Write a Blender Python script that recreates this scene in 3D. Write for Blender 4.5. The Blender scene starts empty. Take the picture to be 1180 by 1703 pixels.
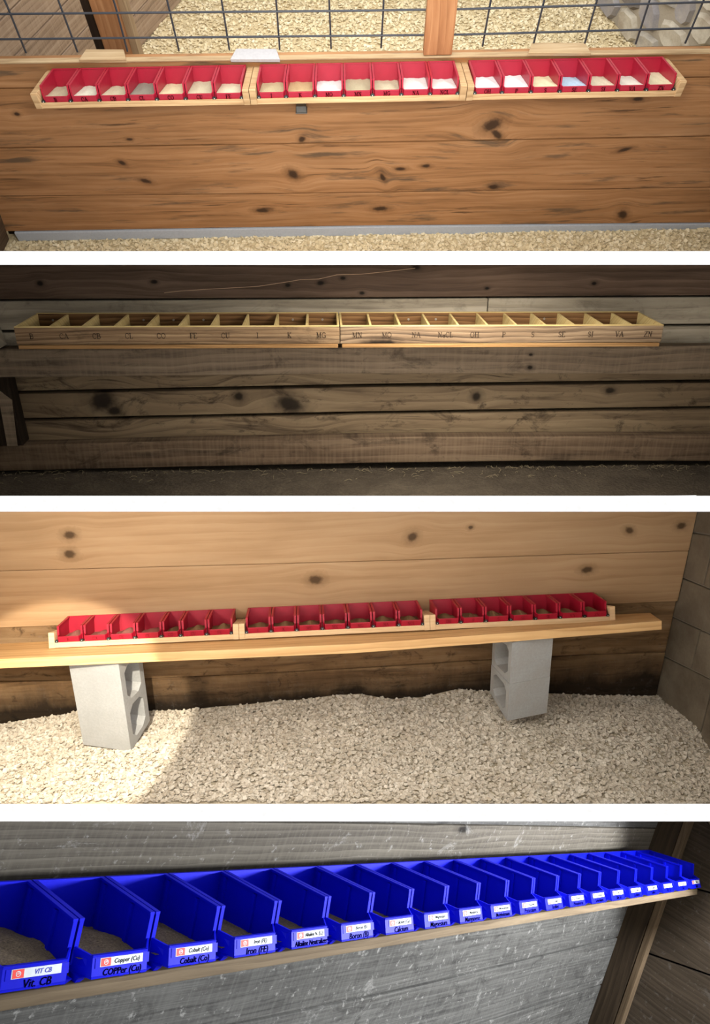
import bpy, math, random
import numpy as np
from mathutils import Matrix, Vector
random.seed(7); rng = np.random.default_rng(7)
SC = bpy.context.scene; COL = SC.collection
R = math.radians

# ------------------------------------------------------------------ camera
PITCH = 22.0
FPX = 1250.0
cam_d = bpy.data.cameras.new('camera'); cam = bpy.data.objects.new('camera', cam_d); COL.objects.link(cam)
cam_d.sensor_fit = 'HORIZONTAL'; cam_d.sensor_width = 36.0; cam_d.lens = 36.0*FPX/1180.0
cam_d.clip_start = 0.05; cam_d.clip_end = 60
CAMW = Matrix.Translation((0, 0, 2.2)) @ Matrix.Rotation(R(90-PITCH), 4, 'X')
cam.matrix_world = CAMW; SC.camera = cam

# ------------------------------------------------------------------ world and exposure
W = bpy.data.worlds.new('world'); SC.world = W; W.use_nodes = True
W.node_tree.nodes['Background'].inputs[0].default_value = (1.0, 0.995, 0.985, 1)
W.node_tree.nodes['Background'].inputs[1].default_value = 1.13
SC.view_settings.view_transform = 'Standard'; SC.view_settings.look = 'None'
SC.view_settings.exposure = 0.0; SC.view_settings.gamma = 1.0
try: SC.view_settings.use_curve_mapping = False
except Exception: pass

# camera-aligned basis (x right, y down, z forward) used to aim the display case and its lamps
CV = CAMW @ Matrix(((1,0,0,0),(0,-1,0,0),(0,0,-1,0),(0,0,0,1)))
def cpt(px, py, d):
    return CV @ Vector(((px-590)/FPX*d, (py-851.5)/FPX*d, d))

def area(name, loc, target, sx, sy, power, color=(1,1,1), spread=180):
    l = bpy.data.lights.new(name, 'AREA'); l.shape = 'RECTANGLE'; l.size = sx; l.size_y = sy
    l.energy = power; l.color = color; l.spread = R(spread)
    o = bpy.data.objects.new(name, l); COL.objects.link(o)
    d = (Vector(target)-Vector(loc)).normalized()
    xa = CV.to_3x3() @ Vector((1,0,0))
    z = -d; x = (xa - z*xa.dot(z)).normalized(); y = z.cross(x)
    o.matrix_world = Matrix.Translation(loc) @ Matrix((x, y, z)).transposed().to_4x4()
    return o
def spot(name, loc, target, power, size, blend, radius, color=(1,1,1)):
    l = bpy.data.lights.new(name, 'SPOT'); l.energy = power; l.spot_size = R(size); l.spot_blend = blend
    l.shadow_soft_size = radius; l.color = color
    o = bpy.data.objects.new(name, l); COL.objects.link(o)
    o.matrix_world = Matrix.Translation(loc) @ (Vector(target)-Vector(loc)).to_track_quat('-Z', 'Y').to_matrix().to_4x4()
    return o
# lamps lying flat against the underside of a partition board (gap centre row gy)
def strip(name, gy, px, d, sx, sy, power, color, off=0.016, spread=180):
    g = (gy-851.5)/FPX; n = Vector((0, 1, -g)).normalized(); m = Vector(((px-590)/FPX, g, 1))*d
    p = m + n*off
    return area(name, CV @ p, CV @ (p+n), sx, sy, power, color, spread)

LIGHTS = []
# stall 1: broad skylight over the wire panel
area('skylight_stall', cpt(620, -330, 1.9), cpt(600, 190, 2.9), 2.4, 1.0, 19, (1.0, .97, .92))
area('front_fill', CV @ Vector((.05, -.52, .5)), cpt(600, 230, 3.0), .35, .25, 10.5, (1.0, .97, .92), 80)  # unseen fill added near the camera to lift the board wall
area('pen_fill', cpt(640, -330, 3.1), cpt(640, 30, 4.3), 2.6, .8, 15, (1.0, .97, .90))  # unseen fill added to brighten the pen behind the wire
# stall 2: one dim barn lamp
strip('barn_lamp', 429, 770, 1.56, .45, .2, 12, (1.0, .92, .82))
# stall 3: soft fill from above and a low sun from the left
strip('stall_fill', 838, 560, 1.7, 1.4, .5, 19, (1.0, .96, .92), .02)  # unseen light added overhead to brighten the whole stall
spot('low_sun', cpt(-95, 890, 1.30), cpt(95, 1190, 3.0), 250, 29, .18, .02, (1.0, .91, .76))
area('left_fill', cpt(-60, 985, 1.9), cpt(150, 1000, 3.1), .12, .14, 6, (1.0, .95, .86))  # unseen soft light added to brighten the left of the wall
# stall 4: cool work light far to the right, weak fill from the left
area('work_lamp', cpt(590+2.3/1.65*1250, 851.5+1.0/1.65*1250, 1.65), cpt(500, 1560, 2.1), .3, .3, 235, (.97, .98, 1.0))

# ------------------------------------------------------------------ rooms: rigid placement of each stall
def mat34(M, t):
    return Matrix((list(M[0])+[t[0]], list(M[1])+[t[1]], list(M[2])+[t[2]], [0,0,0,1]))
ROOM = {}
def room(n, M, t, wt):
    S = CV @ mat34(M, t)
    ROOM[n] = dict(S=S, B=S @ Matrix.Rotation(wt, 4, 'X'), wt=wt)
room(1, [[0.999834, -0.015513, -0.009518], [-0.017994, -0.921036, -0.389061], [-0.002731, 0.389168, -0.921163]], [0.00805, -1.71359, 2.83769], -0.44395)
room(2, [[0.999218, -0.03919, 0.005268], [-0.012502, -0.439513, -0.898149], [0.037514, 0.897381, -0.439659]], [-0.04365, -0.47932, 1.96917], 0.00000)
room(3, [[0.997333, -0.072701, -0.006425], [-0.037768, -0.438767, -0.897807], [0.062452, 0.895655, -0.440342]], [-0.09195, 0.47653, 3.25902], -0.40803)
room(4, [[0.669784, -0.654343, 0.351033], [0.288126, -0.206682, -0.935022], [0.684378, 0.727404, 0.050101]], [0.31754, 1.10216, 2.1896], -0.27714)
def at(n, px, py, axis, k, fr='S'):
    """point of stall n seen at (px,py) on the plane axis=k of its own frame"""
    M = ROOM[n][fr].inverted(); o = M @ CV.translation; d = (M @ cpt(px, py, 1)) - o
    i = 'xyz'.index(axis); s = (k-o[i])/d[i]
    return o + d*s

# ------------------------------------------------------------------ node helpers
class NT:
    def __init__(s, name):
        s.m = bpy.data.materials.new(name); s.m.use_nodes = True; s.t = s.m.node_tree
        s.b = s.t.nodes['Principled BSDF']
    def n(s, typ, **kw):
        q = s.t.nodes.new(typ)
        for k, v in kw.items(): setattr(q, k, v)
        return q
    def put(s, sock, v):
        if isinstance(v, (int, float)): sock.default_value = v
        elif isinstance(v, (tuple, list)): sock.default_value = v if len(v) == len(sock.default_value) else tuple(v)+(1,)
        else: s.t.links.new(v, sock)
    def ma(s, op, a, b=0.0, c=None, clamp=False):
        q = s.n('ShaderNodeMath', operation=op, use_clamp=clamp); s.put(q.inputs[0], a); s.put(q.inputs[1], b)
        if c is not None: s.put(q.inputs[2], c)
        return q.outputs[0]
    def coord(s, kind='Object'): return s.n('ShaderNodeTexCoord').outputs[kind]
    def map(s, v, sc=(1,1,1), loc=(0,0,0), rot=(0,0,0)):
        q = s.n('ShaderNodeMapping'); s.put(q.inputs[0], v); q.inputs['Location'].default_value = loc
        q.inputs['Rotation'].default_value = rot; q.inputs['Scale'].default_value = sc; return q.outputs[0]
    def noise(s, v, sc=5, det=4, ro=.5, dist=0.0, col=False):
        q = s.n('ShaderNodeTexNoise'); s.put(q.inputs['Vector'], v); q.inputs['Scale'].default_value = sc
        q.inputs['Detail'].default_value = det; q.inputs['Roughness'].default_value = ro; q.inputs['Distortion'].default_value = dist
        return q.outputs['Color' if col else 'Fac']
    def voro(s, v, sc=5, feat='F1', out='Distance', rand=1.0):
        q = s.n('ShaderNodeTexVoronoi', feature=feat); s.put(q.inputs['Vector'], v); q.inputs['Scale'].default_value = sc
        q.inputs['Randomness'].default_value = rand; return q.outputs[out]
    def ramp(s, f, pts, interp='LINEAR'):
        q = s.n('ShaderNodeValToRGB'); s.put(q.inputs[0], f); e = q.color_ramp.elements; q.color_ramp.interpolation = interp
        while len(e) < len(pts): e.new(.5)
        for i, (p, c) in enumerate(pts):
            e[i].position = p; e[i].color = (c if len(c) == 4 else tuple(c)+(1,)) if isinstance(c, (tuple, list)) else (c, c, c, 1)
        return q.outputs[0]
    def mix(s, f, a, b, mode='MIX'):
        q = s.n('ShaderNodeMix', data_type='RGBA', blend_type=mode); s.put(q.inputs[0], f)
        s.put(q.inputs[6], a); s.put(q.inputs[7], b); return q.outputs[2]
    def sep(s, v):
        q = s.n('ShaderNodeSeparateXYZ'); s.put(q.inputs[0], v); return q.outputs
    def comb(s, x, y, z):
        q = s.n('ShaderNodeCombineXYZ'); s.put(q.inputs[0], x); s.put(q.inputs[1], y); s.put(q.inputs[2], z); return q.outputs[0]
    def bump(s, h, st=.3, d=.01):
        q = s.n('ShaderNodeBump'); s.put(q.inputs['Height'], h); q.inputs['Strength'].default_value = st; q.inputs['Distance'].default_value = d
        s.t.links.new(q.outputs[0], s.b.inputs['Normal'])
    def done(s, col, rough=.6, spec=.3):
        s.put(s.b.inputs['Base Color'], col); s.put(s.b.inputs['Roughness'], rough); s.b.inputs['Specular IOR Level'].default_value = spec
        return s.m
def srgb(r, g, b):
    f = lambda c: (c/255/12.92) if c/255 <= .04045 else ((c/255+.055)/1.055)**2.4
    return (f(r), f(g), f(b))
def sc_(c, k): return tuple(min(1, x*k) for x in c)

def wood(name, dark, mid, light, knots=(), along=1.2, across=22, streak=.55, stain=None, stain_amt=0.0, speck=0.0, rough=.6,
         bump=.25, ring=.35, ax='x', saw=0.0, vary=0.0, spec=.25, seed=0.0, cracks=0.0, blotch=0.0, grime=None, kscale=.6, warp_amt=.05, gain=1.0):
    """plank wood: long grain, cathedral rings, knots given as (x, z, radius, stretch, angle)"""
    dark, mid, light = sc_(dark, gain), sc_(mid, gain), sc_(light, gain); stain = stain and sc_(stain, gain)
    s = NT(name); co = s.coord()
    x, y, z = s.sep(co)
    if ax == 'y': x, y = y, x
    if ax == 'z': x, z = z, x
    x = s.ma('ADD', x, seed)
    base_z = s.ma('ADD', z, s.ma('MULTIPLY', y, .8))
    oi = s.n('ShaderNodeObjectInfo')
    rz = s.ma('MULTIPLY', oi.outputs['Random'], 7.0)
    warp = s.ma('MULTIPLY', s.ma('SUBTRACT', s.noise(s.comb(s.ma('MULTIPLY', x, 1.6), rz, s.ma('MULTIPLY', base_z, 5)), 1.0, 3), .5), warp_amt)
    zz = s.ma('ADD', base_z, warp)
    core = None
    for (kx, kz, kr, ks, ka) in knots:
        kr *= kscale
        ca, sa = math.cos(ka), math.sin(ka)
        dx = s.ma('SUBTRACT', x, kx+seed); dz = s.ma('SUBTRACT', z, kz)
        u = s.ma('ADD', s.ma('MULTIPLY', dx, ca/(kr*ks)), s.ma('MULTIPLY', dz, sa/(kr*ks)))
        v = s.ma('ADD', s.ma('MULTIPLY', dx, -sa/kr), s.ma('MULTIPLY', dz, ca/kr))
        d2 = s.ma('ADD', s.ma('MULTIPLY', u, u), s.ma('MULTIPLY', v, v))
        e = s.ma('EXPONENT', s.ma('MULTIPLY', d2, -.10))
        zz = s.ma('SUBTRACT', zz, s.ma('MULTIPLY', s.ma('MULTIPLY', dz, .72), e))
        jag = s.ma('MULTIPLY', s.ma('SUBTRACT', s.noise(co, 60, 3), .5), 1.5)
        k = s.ma('EXPONENT', s.ma('MULTIPLY', s.ma('ADD', d2, s.ma('MULTIPLY', jag, d2)), -1.0))
        core = k if core is None else s.ma('MAXIMUM', core, k)
    gv = s.comb(s.ma('MULTIPLY', x, along), rz, s.ma('MULTIPLY', zz, across))
    g1 = s.noise(gv, 2.2, 6, .62, .3)
    wv = s.n('ShaderNodeTexWave', wave_type='BANDS', bands_direction='Z', wave_profile='SAW')
    s.put(wv.inputs['Vector'], s.comb(s.ma('MULTIPLY', x, .35), rz, s.ma('MULTIPLY', zz, 1.0)))
    wv.inputs['Scale'].default_value = across*.75; wv.inputs['Distortion'].default_value = 1.4; wv.inputs['Detail'].default_value = 2
    wv.inputs['Detail Scale'].default_value = 1.2
    fine = s.noise(s.comb(s.ma('MULTIPLY', x, 4), rz, s.ma('MULTIPLY', zz, 210)), 1.0, 4, .75)
    g = s.ma('ADD', s.ma('MULTIPLY', g1, 1-ring*.5), s.ma('MULTIPLY', wv.outputs['Fac'], ring*.5))
    g = s.ma('ADD', g, s.ma('MULTIPLY', s.ma('SUBTRACT', fine, .5), streak*.5))
    col = s.ramp(g, [(.16, dark), (.48, mid), (.82, light)])
    big = s.noise(s.comb(s.ma('MULTIPLY', x, 1.1), rz, s.ma('MULTIPLY', z, 3.2)), 1.6, 3)
    col = s.mix(s.ma('MULTIPLY', s.ma('SUBTRACT', big, .5), 1.0+vary, None, True), col, sc_(dark, .8))
    if stain:
        st = s.ramp(s.noise(s.comb(s.ma('MULTIPLY', x, 1.7), rz, s.ma('MULTIPLY', zz, 16)), 1.5, 5, .65), [(.56, 0), (.68, 1)])
        col = s.mix(s.ma('MULTIPLY', st, stain_amt), col, stain)
    if saw:
        sw = s.noise(s.comb(s.ma('MULTIPLY', x, 130), rz, s.ma('MULTIPLY', z, 6)), 1.0, 2)
        col = s.mix(s.ma('MULTIPLY', s.ma('SUBTRACT', sw, .42, None, True), saw*3, None, True), col, light)
    if blotch:
        bl = s.noise(s.comb(s.ma('MULTIPLY', x, 7), rz, s.ma('MULTIPLY', z, 12)), 1.3, 6, .72, .8)
        col = s.mix(s.ma('MULTIPLY', s.ramp(bl, [(.55, 0), (.66, 1)]), blotch), col, sc_(dark, .5))
    if cracks:
        cn = s.noise(s.comb(s.ma('MULTIPLY', x, 2.6), rz, s.ma('MULTIPLY', zz, 60)), 1.0, 5, .6, .4)
        cm = s.ramp(s.noise(s.comb(s.ma('MULTIPLY', x, 1.3), rz, s.ma('MULTIPLY', z, 5)), 1.7, 2), [(.48, 0), (.60, 1)])
        col = s.mix(s.ma('MULTIPLY', s.ma('MULTIPLY', s.ramp(cn, [(.60, 0), (.66, 1)]), cm), cracks), col, sc_(dark, .25))
    if grime:
        gz = s.ma('ADD', z, s.ma('MULTIPLY', s.ma('SUBTRACT', s.noise(s.comb(s.ma('MULTIPLY', x, 3), rz, z), 2.0, 5, .7), .5), grime[2]))
        gm = s.n('ShaderNodeMapRange'); s.put(gm.inputs[0], gz); gm.inputs[1].default_value = grime[0]; gm.inputs[2].default_value = grime[1]
        gm.inputs[3].default_value = 1.0; gm.inputs[4].default_value = 0.0
        col = s.mix(s.ma('MULTIPLY', gm.outputs[0], .92), col, (.012, .010, .008))
    if core is not None:
        col = s.mix(s.ma('MULTIPLY', s.ma('GREATER_THAN', core, .02), s.ma('MULTIPLY', s.ma('POWER', core, .6), .8)), col, sc_(dark, .6))
        col = s.mix(s.ma('MULTIPLY', s.ramp(core, [(.35, 0), (.75, 1)]), .85), col, sc_(dark, .22))
    if speck:
        sp = s.ramp(s.noise(co, 34, 5, .72), [(.59, 0), (.68, 1)])
        s2 = s.ramp(s.noise(co, 9, 7, .80, .6), [(.59, 0), (.67, 1)])
        col = s.mix(s.ma('MULTIPLY', s.ma('MAXIMUM', sp, s.ma('MULTIPLY', s2, .8)), speck), col, (.27, .27, .26))
    s.bump(s.ma('ADD', g, s.ma('MULTIPLY', fine, .6)), bump, .003)
    return s.done(col, rough, spec)

def plastic(name, c, rough=.38, spec=.5, dust=0.0):
    s = NT(name); co = s.coord()
    n1 = s.noise(co, 40, 4)
    col = s.mix(s.ramp(n1, [(.35, 0), (.75, .35)]), c, sc_(c, .75))
    if dust:
        d = s.ramp(s.noise(co, 90, 6, .8), [(.60, 0), (.72, 1)])
        col = s.mix(s.ma('MULTIPLY', d, dust), col, (.55, .50, .50))
    s.bump(s.noise(co, 160, 2), .08, .001)
    return s.done(col, rough, spec)
def powder(name, c, c2=None, rough=.95, sc=420):
    s = NT(name); co = s.coord()
    n1 = s.noise(co, sc, 3, .7); n2 = s.noise(co, 45, 3)
    col = s.mix(s.ramp(n1, [(.35, 0), (.65, 1)]), c2 or sc_(c, .72), c)
    col = s.mix(s.ma('MULTIPLY', n2, .25), col, sc_(c, .7))
    s.bump(n1, .5, .002)
    return s.done(col, rough, .1)
def flat(name, c, rough=.6, spec=.3):
    s = NT(name); co = s.coord()
    col = s.mix(s.ramp(s.noise(co, 120, 4), [(.4, 0), (.7, .3)]), c, sc_(c, .7))
    return s.done(col, rough, spec)
def concrete(name, c, sc=1.0, pits=.5, patch=None):
    s = NT(name); co = s.coord()
    n1 = s.noise(co, 90*sc, 5, .7); n2 = s.noise(co, 7*sc, 4, .6)
    col = s.mix(n1, sc_(c, .72), sc_(c, 1.2)); col = s.mix(s.ramp(n2, [(.4, 0), (.7, .6)]), col, sc_(patch or c, .8))
    pit = s.ramp(s.voro(co, 42*sc), [(.04, 1), (.10, 0)]); pm = s.ramp(s.noise(co, 20*sc, 2), [(.56, 0), (.60, 1)])
    p = s.ma('MULTIPLY', pit, pm); col = s.mix(s.ma('MULTIPLY', p, pits), col, sc_(c, .25))
    s.bump(s.ma('SUBTRACT', n1, s.ma('MULTIPLY', p, 2)), .35, .003)
    return s.done(col, .92, .15)
def ground(name, c1, c2, c3, sc=60):
    s = NT(name); co = s.coord()
    q = s.noise(co, 14, 5, .7, .5); v = s.voro(s.map(co, (1, 1, 1)), sc); n1 = s.noise(co, sc*3, 3, .7)
    col = s.ramp(s.ma('ADD', s.ma('MULTIPLY', q, .55), s.ma('MULTIPLY', n1, .45)), [(.3, c1), (.5, c2), (.68, c3)])
    col = s.mix(s.ma('MULTIPLY', s.ramp(v, [(.0, 0), (.9, 1)]), .35), col, c1)
    s.bump(s.ma('ADD', v, n1), .6, .008)
    return s.done(col, .95, .1)
def flakes_mat(name, c1, c2, c3):
    s = NT(name); co = s.coord(); g = s.n('ShaderNodeNewGeometry')
    r = g.outputs['Random Per Island']
    col = s.ramp(r, [(.0, c1), (.45, c2), (1.0, c3)])
    col = s.mix(s.ma('MULTIPLY', s.ramp(s.noise(co, 3.2, 3), [(.42, 0), (.62, 1)]), .35), col, c1)
    return s.done(col, .85, .15)

# ------------------------------------------------------------------ mesh builder
class MB:
    def __init__(s): s.v = []; s.f = []
    def add(s, vs, fs):
        o = len(s.v); s.v += [tuple(p) for p in vs]; s.f += [tuple(i+o for i in f) for f in fs]; return s
    def hexa(s, p):      # 8 corners, bottom ring then top ring
        return s.add(p, [(3,2,1,0), (4,5,6,7), (0,1,5,4), (1,2,6,5), (2,3,7,6), (3,0,4,7)])
    def box(s, x0, x1, y0, y1, z0, z1):
        return s.hexa([(x0,y0,z0),(x1,y0,z0),(x1,y1,z0),(x0,y1,z0),(x0,y0,z1),(x1,y0,z1),(x1,y1,z1),(x0,y1,z1)])
    def prism(s, poly, a, b, ax='x'):   # polygon of 2-tuples extruded from a to b
        n = len(poly); P = lambda k, q: (k, q[0], q[1]) if ax == 'x' else ((q[0], k, q[1]) if ax == 'y' else (q[0], q[1], k))
        return s.add([P(a, q) for q in poly]+[P(b, q) for q in poly],
                     [tuple(range(n))[::-1], tuple(range(n, 2*n))]+[(i, (i+1) % n, n+(i+1) % n, n+i) for i in range(n)])
    def slab(s, quad, t):
        q = [Vector(p) for p in quad]; n = (q[1]-q[0]).cross(q[2]-q[0]).normalized()*t
        return s.hexa([*q, *[p+n for p in q]])
    def bar(s, a, b, w, h=None, up=(0,0,1)):
        a, b = Vector(a), Vector(b); h = h or w; d = (b-a).normalized(); u = Vector(up)
        if abs(d.dot(u)) > .95: u = Vector((1,0,0))
        x = d.cross(u).normalized()*w/2; y = x.normalized().cross(d).normalized()*h/2
        return s.hexa([a-x-y, a+x-y, a+x+y, a-x+y, b-x-y, b+x-y, b+x+y, b-x+y])
    def tube(s, pts, r, n=8):
        pts = [Vector(p) for p in pts]; o = len(s.v); k = len(pts)
        for i, p in enumerate(pts):
            d = (pts[min(i+1, k-1)]-pts[max(i-1, 0)]).normalized(); u = Vector((0,0,1)) if abs(d.z) < .9 else Vector((1,0,0))
            x = d.cross(u).normalized(); y = x.cross(d).normalized(); rr = r if not isinstance(r, (list, tuple)) else r[i]
            for j in range(n):
                a = 2*math.pi*j/n; s.v.append(tuple(p+x*math.cos(a)*rr+y*math.sin(a)*rr))
        for i in range(k-1):
            for j in range(n):
                s.f.append((o+i*n+j, o+i*n+(j+1) % n, o+(i+1)*n+(j+1) % n, o+(i+1)*n+j))
        s.f.append(tuple(o+j for j in range(n))[::-1]); s.f.append(tuple(o+(k-1)*n+j for j in range(n)))
        return s
    def strip(s, top, bot, y0, y1):
        """board following a polyline: top / bot are lists of (x,z); y0 front, y1 back"""
        n = len(top)
        for i in range(n-1):
            (xa, za), (xb, zb), (xc, zc), (xd, zd) = bot[i], bot[i+1], top[i+1], top[i]
            s.hexa([(xa,y0,za),(xb,y0,zb),(xb,y1,zb),(xa,y1,za),(xd,y0,zd),(xc,y0,zc),(xc,y1,zc),(xd,y1,zd)])
        return s
    def build(s, name, mat, parent=None, M=None, bevel=0, smooth=False, weld=False):
        me = bpy.data.meshes.new(name); me.from_pydata(s.v, [], s.f)
        if weld:
            import bmesh
            b = bmesh.new(); b.from_mesh(me); bmesh.ops.remove_doubles(b, verts=b.verts, dist=1e-5)
            # inner walls shared by two cells vanish
            seen = {}
            for f in b.faces: seen.setdefault(tuple(sorted(v.index for v in f.verts)), []).append(f)
            dead = [f for fs in seen.values() if len(fs) > 1 for f in fs]
            bmesh.ops.delete(b, geom=dead, context='FACES_ONLY'); bmesh.ops.recalc_face_normals(b, faces=b.faces); b.to_mesh(me); b.free()
        me.materials.append(mat)
        if smooth: me.polygons.foreach_set('use_smooth', [True]*len(me.polygons))
        o = bpy.data.objects.new(name, me); COL.objects.link(o)
        if parent is not None: o.parent = parent
        elif M is not None: o.matrix_world = M
        if bevel:
            m = o.modifiers.new('bevel', 'BEVEL'); m.width = bevel; m.segments = 2; m.limit_method = 'ANGLE'; m.angle_limit = R(40)
        return o
def tag(o, label=None, cat=None, group=None, kind=None):
    if label: o['label'] = label
    if cat: o['category'] = cat
    if group: o['group'] = group
    if kind: o['kind'] = kind
    return o
def empty(name, M, label=None, cat=None, group=None, kind=None):
    o = bpy.data.objects.new(name, None); o.empty_display_size = .05; COL.objects.link(o); o.matrix_world = M
    return tag(o, label, cat, group, kind)
def copy_tree(o, M):
    c = o.copy(); COL.objects.link(c); c.matrix_world = M
    for ch in o.children:
        if ch.name.split('.')[0] in ('lettering', 'label', 'marker_writing', 'label_holder'): continue   # each copy gets writing of its own
        d = ch.copy(); COL.objects.link(d); d.parent = c; d.matrix_parent_inverse = ch.matrix_parent_inverse
        for g in ch.children:
            e = g.copy(); COL.objects.link(e); e.parent = d; e.matrix_parent_inverse = g.matrix_parent_inverse
    return c
T = lambda x, y, z: Matrix.Translation((x, y, z))

# ------------------------------------------------------------------ serif stroke letters (stamped / burnt marks)
def arc(cx, cy, rx, ry, a0, a1, n=9):
    return [(cx+rx*math.cos(R(a0+(a1-a0)*i/(n-1))), cy+ry*math.sin(R(a0+(a1-a0)*i/(n-1)))) for i in range(n)]
def sf(x, y, w=.17): return ('t', [(x-w, y), (x+w, y)])
GL = {
 'A': (.80, [('t', [(.08,0),(.40,1)]), ('k', [(.40,1),(.72,0)]), ('t', [(.2,.36),(.6,.36)]), sf(.08,0,.12), sf(.72,0,.13)]),
 'B': (.70, [('k', [(.15,0),(.15,1)]), ('m', [(.02,1)]+arc(.38,.76,.22,.24,90,-90)+[(.15,.52)]), ('m', [(.15,.52)]+arc(.40,.26,.25,.26,90,-90)+[(.02,0)])]),
 'C': (.74, [('m', arc(.40,.5,.34,.5,40,320,15)), ('t', [(.66,.66),(.66,.96)])]),
 'E': (.66, [('k', [(.15,0),(.15,1)]), ('t', [(.02,1),(.6,1),(.6,.8)]), ('t', [(.15,.52),(.45,.52)]), ('t', [(.02,0),(.62,0),(.62,.22)])]),
 'F': (.62, [('k', [(.15,0),(.15,1)]), ('t', [(.02,1),(.58,1),(.58,.8)]), ('t', [(.15,.52),(.45,.52)]), sf(.15,0)]),
 'G': (.80, [('m', arc(.42,.5,.36,.5,40,300,14)), ('k', [(.66,.05),(.66,.42)]), sf(.64,.43,.13)]),
 'H': (.84, [('k', [(.15,0),(.15,1)]), ('k', [(.67,0),(.67,1)]), ('t', [(.15,.5),(.67,.5)]), sf(.15,0), sf(.15,1), sf(.67,0), sf(.67,1)]),
 'I': (.40, [('k', [(.2,0),(.2,1)]), sf(.2,0), sf(.2,1)]),
 'K': (.76, [('k', [(.15,0),(.15,1)]), ('t', [(.64,1),(.16,.42)]), ('k', [(.3,.6),(.66,0)]), sf(.15,0), sf(.15,1), sf(.66,0,.12), sf(.62,1,.12)]),
 'L': (.62, [('k', [(.15,0),(.15,1)]), sf(.15,1), ('t', [(.02,0),(.58,0),(.58,.25)])]),
 'M': (.96, [('t', [(.15,0),(.15,1)]), ('k', [(.15,1),(.46,.1)]), ('t', [(.46,.1),(.8,1)]), ('k', [(.8,1),(.8,0)]), sf(.13,0,.12), sf(.8,0,.12), sf(.1,1,.08), sf(.84,1,.08)]),
 'N': (.84, [('t', [(.15,0),(.15,1)]), ('k', [(.15,1),(.68,0)]), ('t', [(.68,0),(.68,1)]), sf(.15,0,.12), sf(.1,1,.1), sf(.68,1,.12)]),
 'O': (.82, [('m', arc(.41,.5,.35,.5,0,360,19))]),
 'P': (.64, [('k', [(.15,0),(.15,1)]), ('m', [(.02,1)]+arc(.36,.73,.24,.27,90,-90)+[(.15,.46)]), sf(.15,0)]),
 'S': (.60, [('m', arc(.3,.75,.21,.25,30,270,9)+arc(.3,.25,.24,.25,90,-150,9)[1:]), ('t', [(.5,.7),(.5,.95)])]),
 'U': (.80, [('k', [(.15,1),(.15,.35)]+arc(.4,.3,.25,.3,180,270,6)), ('t', arc(.4,.3,.25,.3,270,360,6)+[(.65,1)]), sf(.15,1), sf(.65,1,.12)]),
 'V': (.78, [('k', [(.1,1),(.4,0)]), ('t', [(.4,0),(.7,1)]), sf(.1,1,.12), sf(.7,1,.12)]),
 'Z': (.68, [('t', [(.08,.8),(.08,1),(.58,1)]), ('k', [(.58,1),(.08,0)]), ('t', [(.08,0),(.6,0),(.6,.22)])]),
 'a': (.50, [('m', arc(.22,.22,.17,.22,0,360,11)), ('k', [(.4,.45),(.4,0)])]),
}
def letters(text, H, P0, ux, uz, nrm, wt=1.0, depth=.0006, center=True):
    """flat stroked lettering; P0 = baseline middle, ux/uz directions, nrm = outward"""
    mb = MB(); ux, uz, nrm = Vector(ux).normalized(), Vector(uz).normalized(), Vector(nrm).normalized()
    tot = sum(GL[c][0]+.08 for c in text)*H; x0 = -tot/2 if center else 0
    wd = {'k': .13*wt, 't': .055*wt, 'm': .09*wt}
    for c in text:
        adv, st = GL[c]
        for k, pl in st:
            w = wd[k]*H/2
            for a, b in zip(pl[:-1], pl[1:]):
                A = Vector((x0+a[0]*H, a[1]*H)); B = Vector((x0+b[0]*H, b[1]*H)); d = B-A
                if d.length < 1e-6: continue
                d.normalize(); n = Vector((-d.y, d.x))*w; A -= d*w*.6; B += d*w*.6
                P = [Vector(P0)+ux*q.x+uz*q.y for q in (A-n, B-n, B+n, A+n)]
                mb.hexa([*[p for p in P], *[p+nrm*depth for p in P]])
        x0 += (adv+.08)*H
    return mb
def font_mesh(text, size, shear=.25, bold=.0, extr=.0004, width=None):
    cu = bpy.data.curves.new('text', 'FONT'); cu.body = text; cu.size = size; cu.shear = shear; cu.offset = bold; cu.extrude = extr
    cu.align_x = 'CENTER'; cu.align_y = 'CENTER'; cu.resolution_u = 2
    o = bpy.data.objects.new('text', cu); COL.objects.link(o)
    bpy.context.view_layer.update()
    me = bpy.data.meshes.new_from_object(o.evaluated_get(bpy.context.evaluated_depsgraph_get()))
    bpy.data.objects.remove(o)
    if width:
        xs = [v.co.x for v in me.vertices]; w = max(xs)-min(xs)
        if w > width:
            for v in me.vertices: v.co.x *= width/w
    return me

# ------------------------------------------------------------------ materials
M = {}
M['white'] = flat('white_paint', (.96, .96, .96), .8, .1)
M['red'] = plastic('red_plastic', srgb(164, 25, 50), .42, .4, .12)
M['red3'] = plastic('red_plastic_clean', srgb(172, 20, 46), .42, .4, .0)
M['reddark'] = flat('dark_red_ink', srgb(110, 8, 22), .7)
M['blue'] = plastic('blue_plastic', (.0, .0020, .40), .5, .10, .02)
M['ink'] = flat('black_ink', (.0012, .0010, .0014), .9, .0)
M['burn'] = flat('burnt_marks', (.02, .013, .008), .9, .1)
M['paper'] = flat('label_paper', (.42, .46, .50), .6, .3)
M['logo'] = flat('label_red', srgb(196, 56, 50), .6, .3)
M['bluepen'] = flat('blue_pen', (.02, .03, .35), .6, .3)
M['bolt'] = flat('black_bolt', (.012, .014, .013), .4, .5)
M['boltw'] = flat('bolt_socket', (.55, .55, .5), .4, .5)
M['screw'] = flat('dull_screw', (.16, .15, .12), .5, .5)
M['wire'] = flat('galvanised_wire', (.028, .032, .042), .5, .5)
M['pine'] = wood('pine_tray', srgb(140, 104, 68), srgb(184, 150, 108), srgb(208, 178, 136), along=2.5, across=30, ring=.5, streak=.35)
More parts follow.
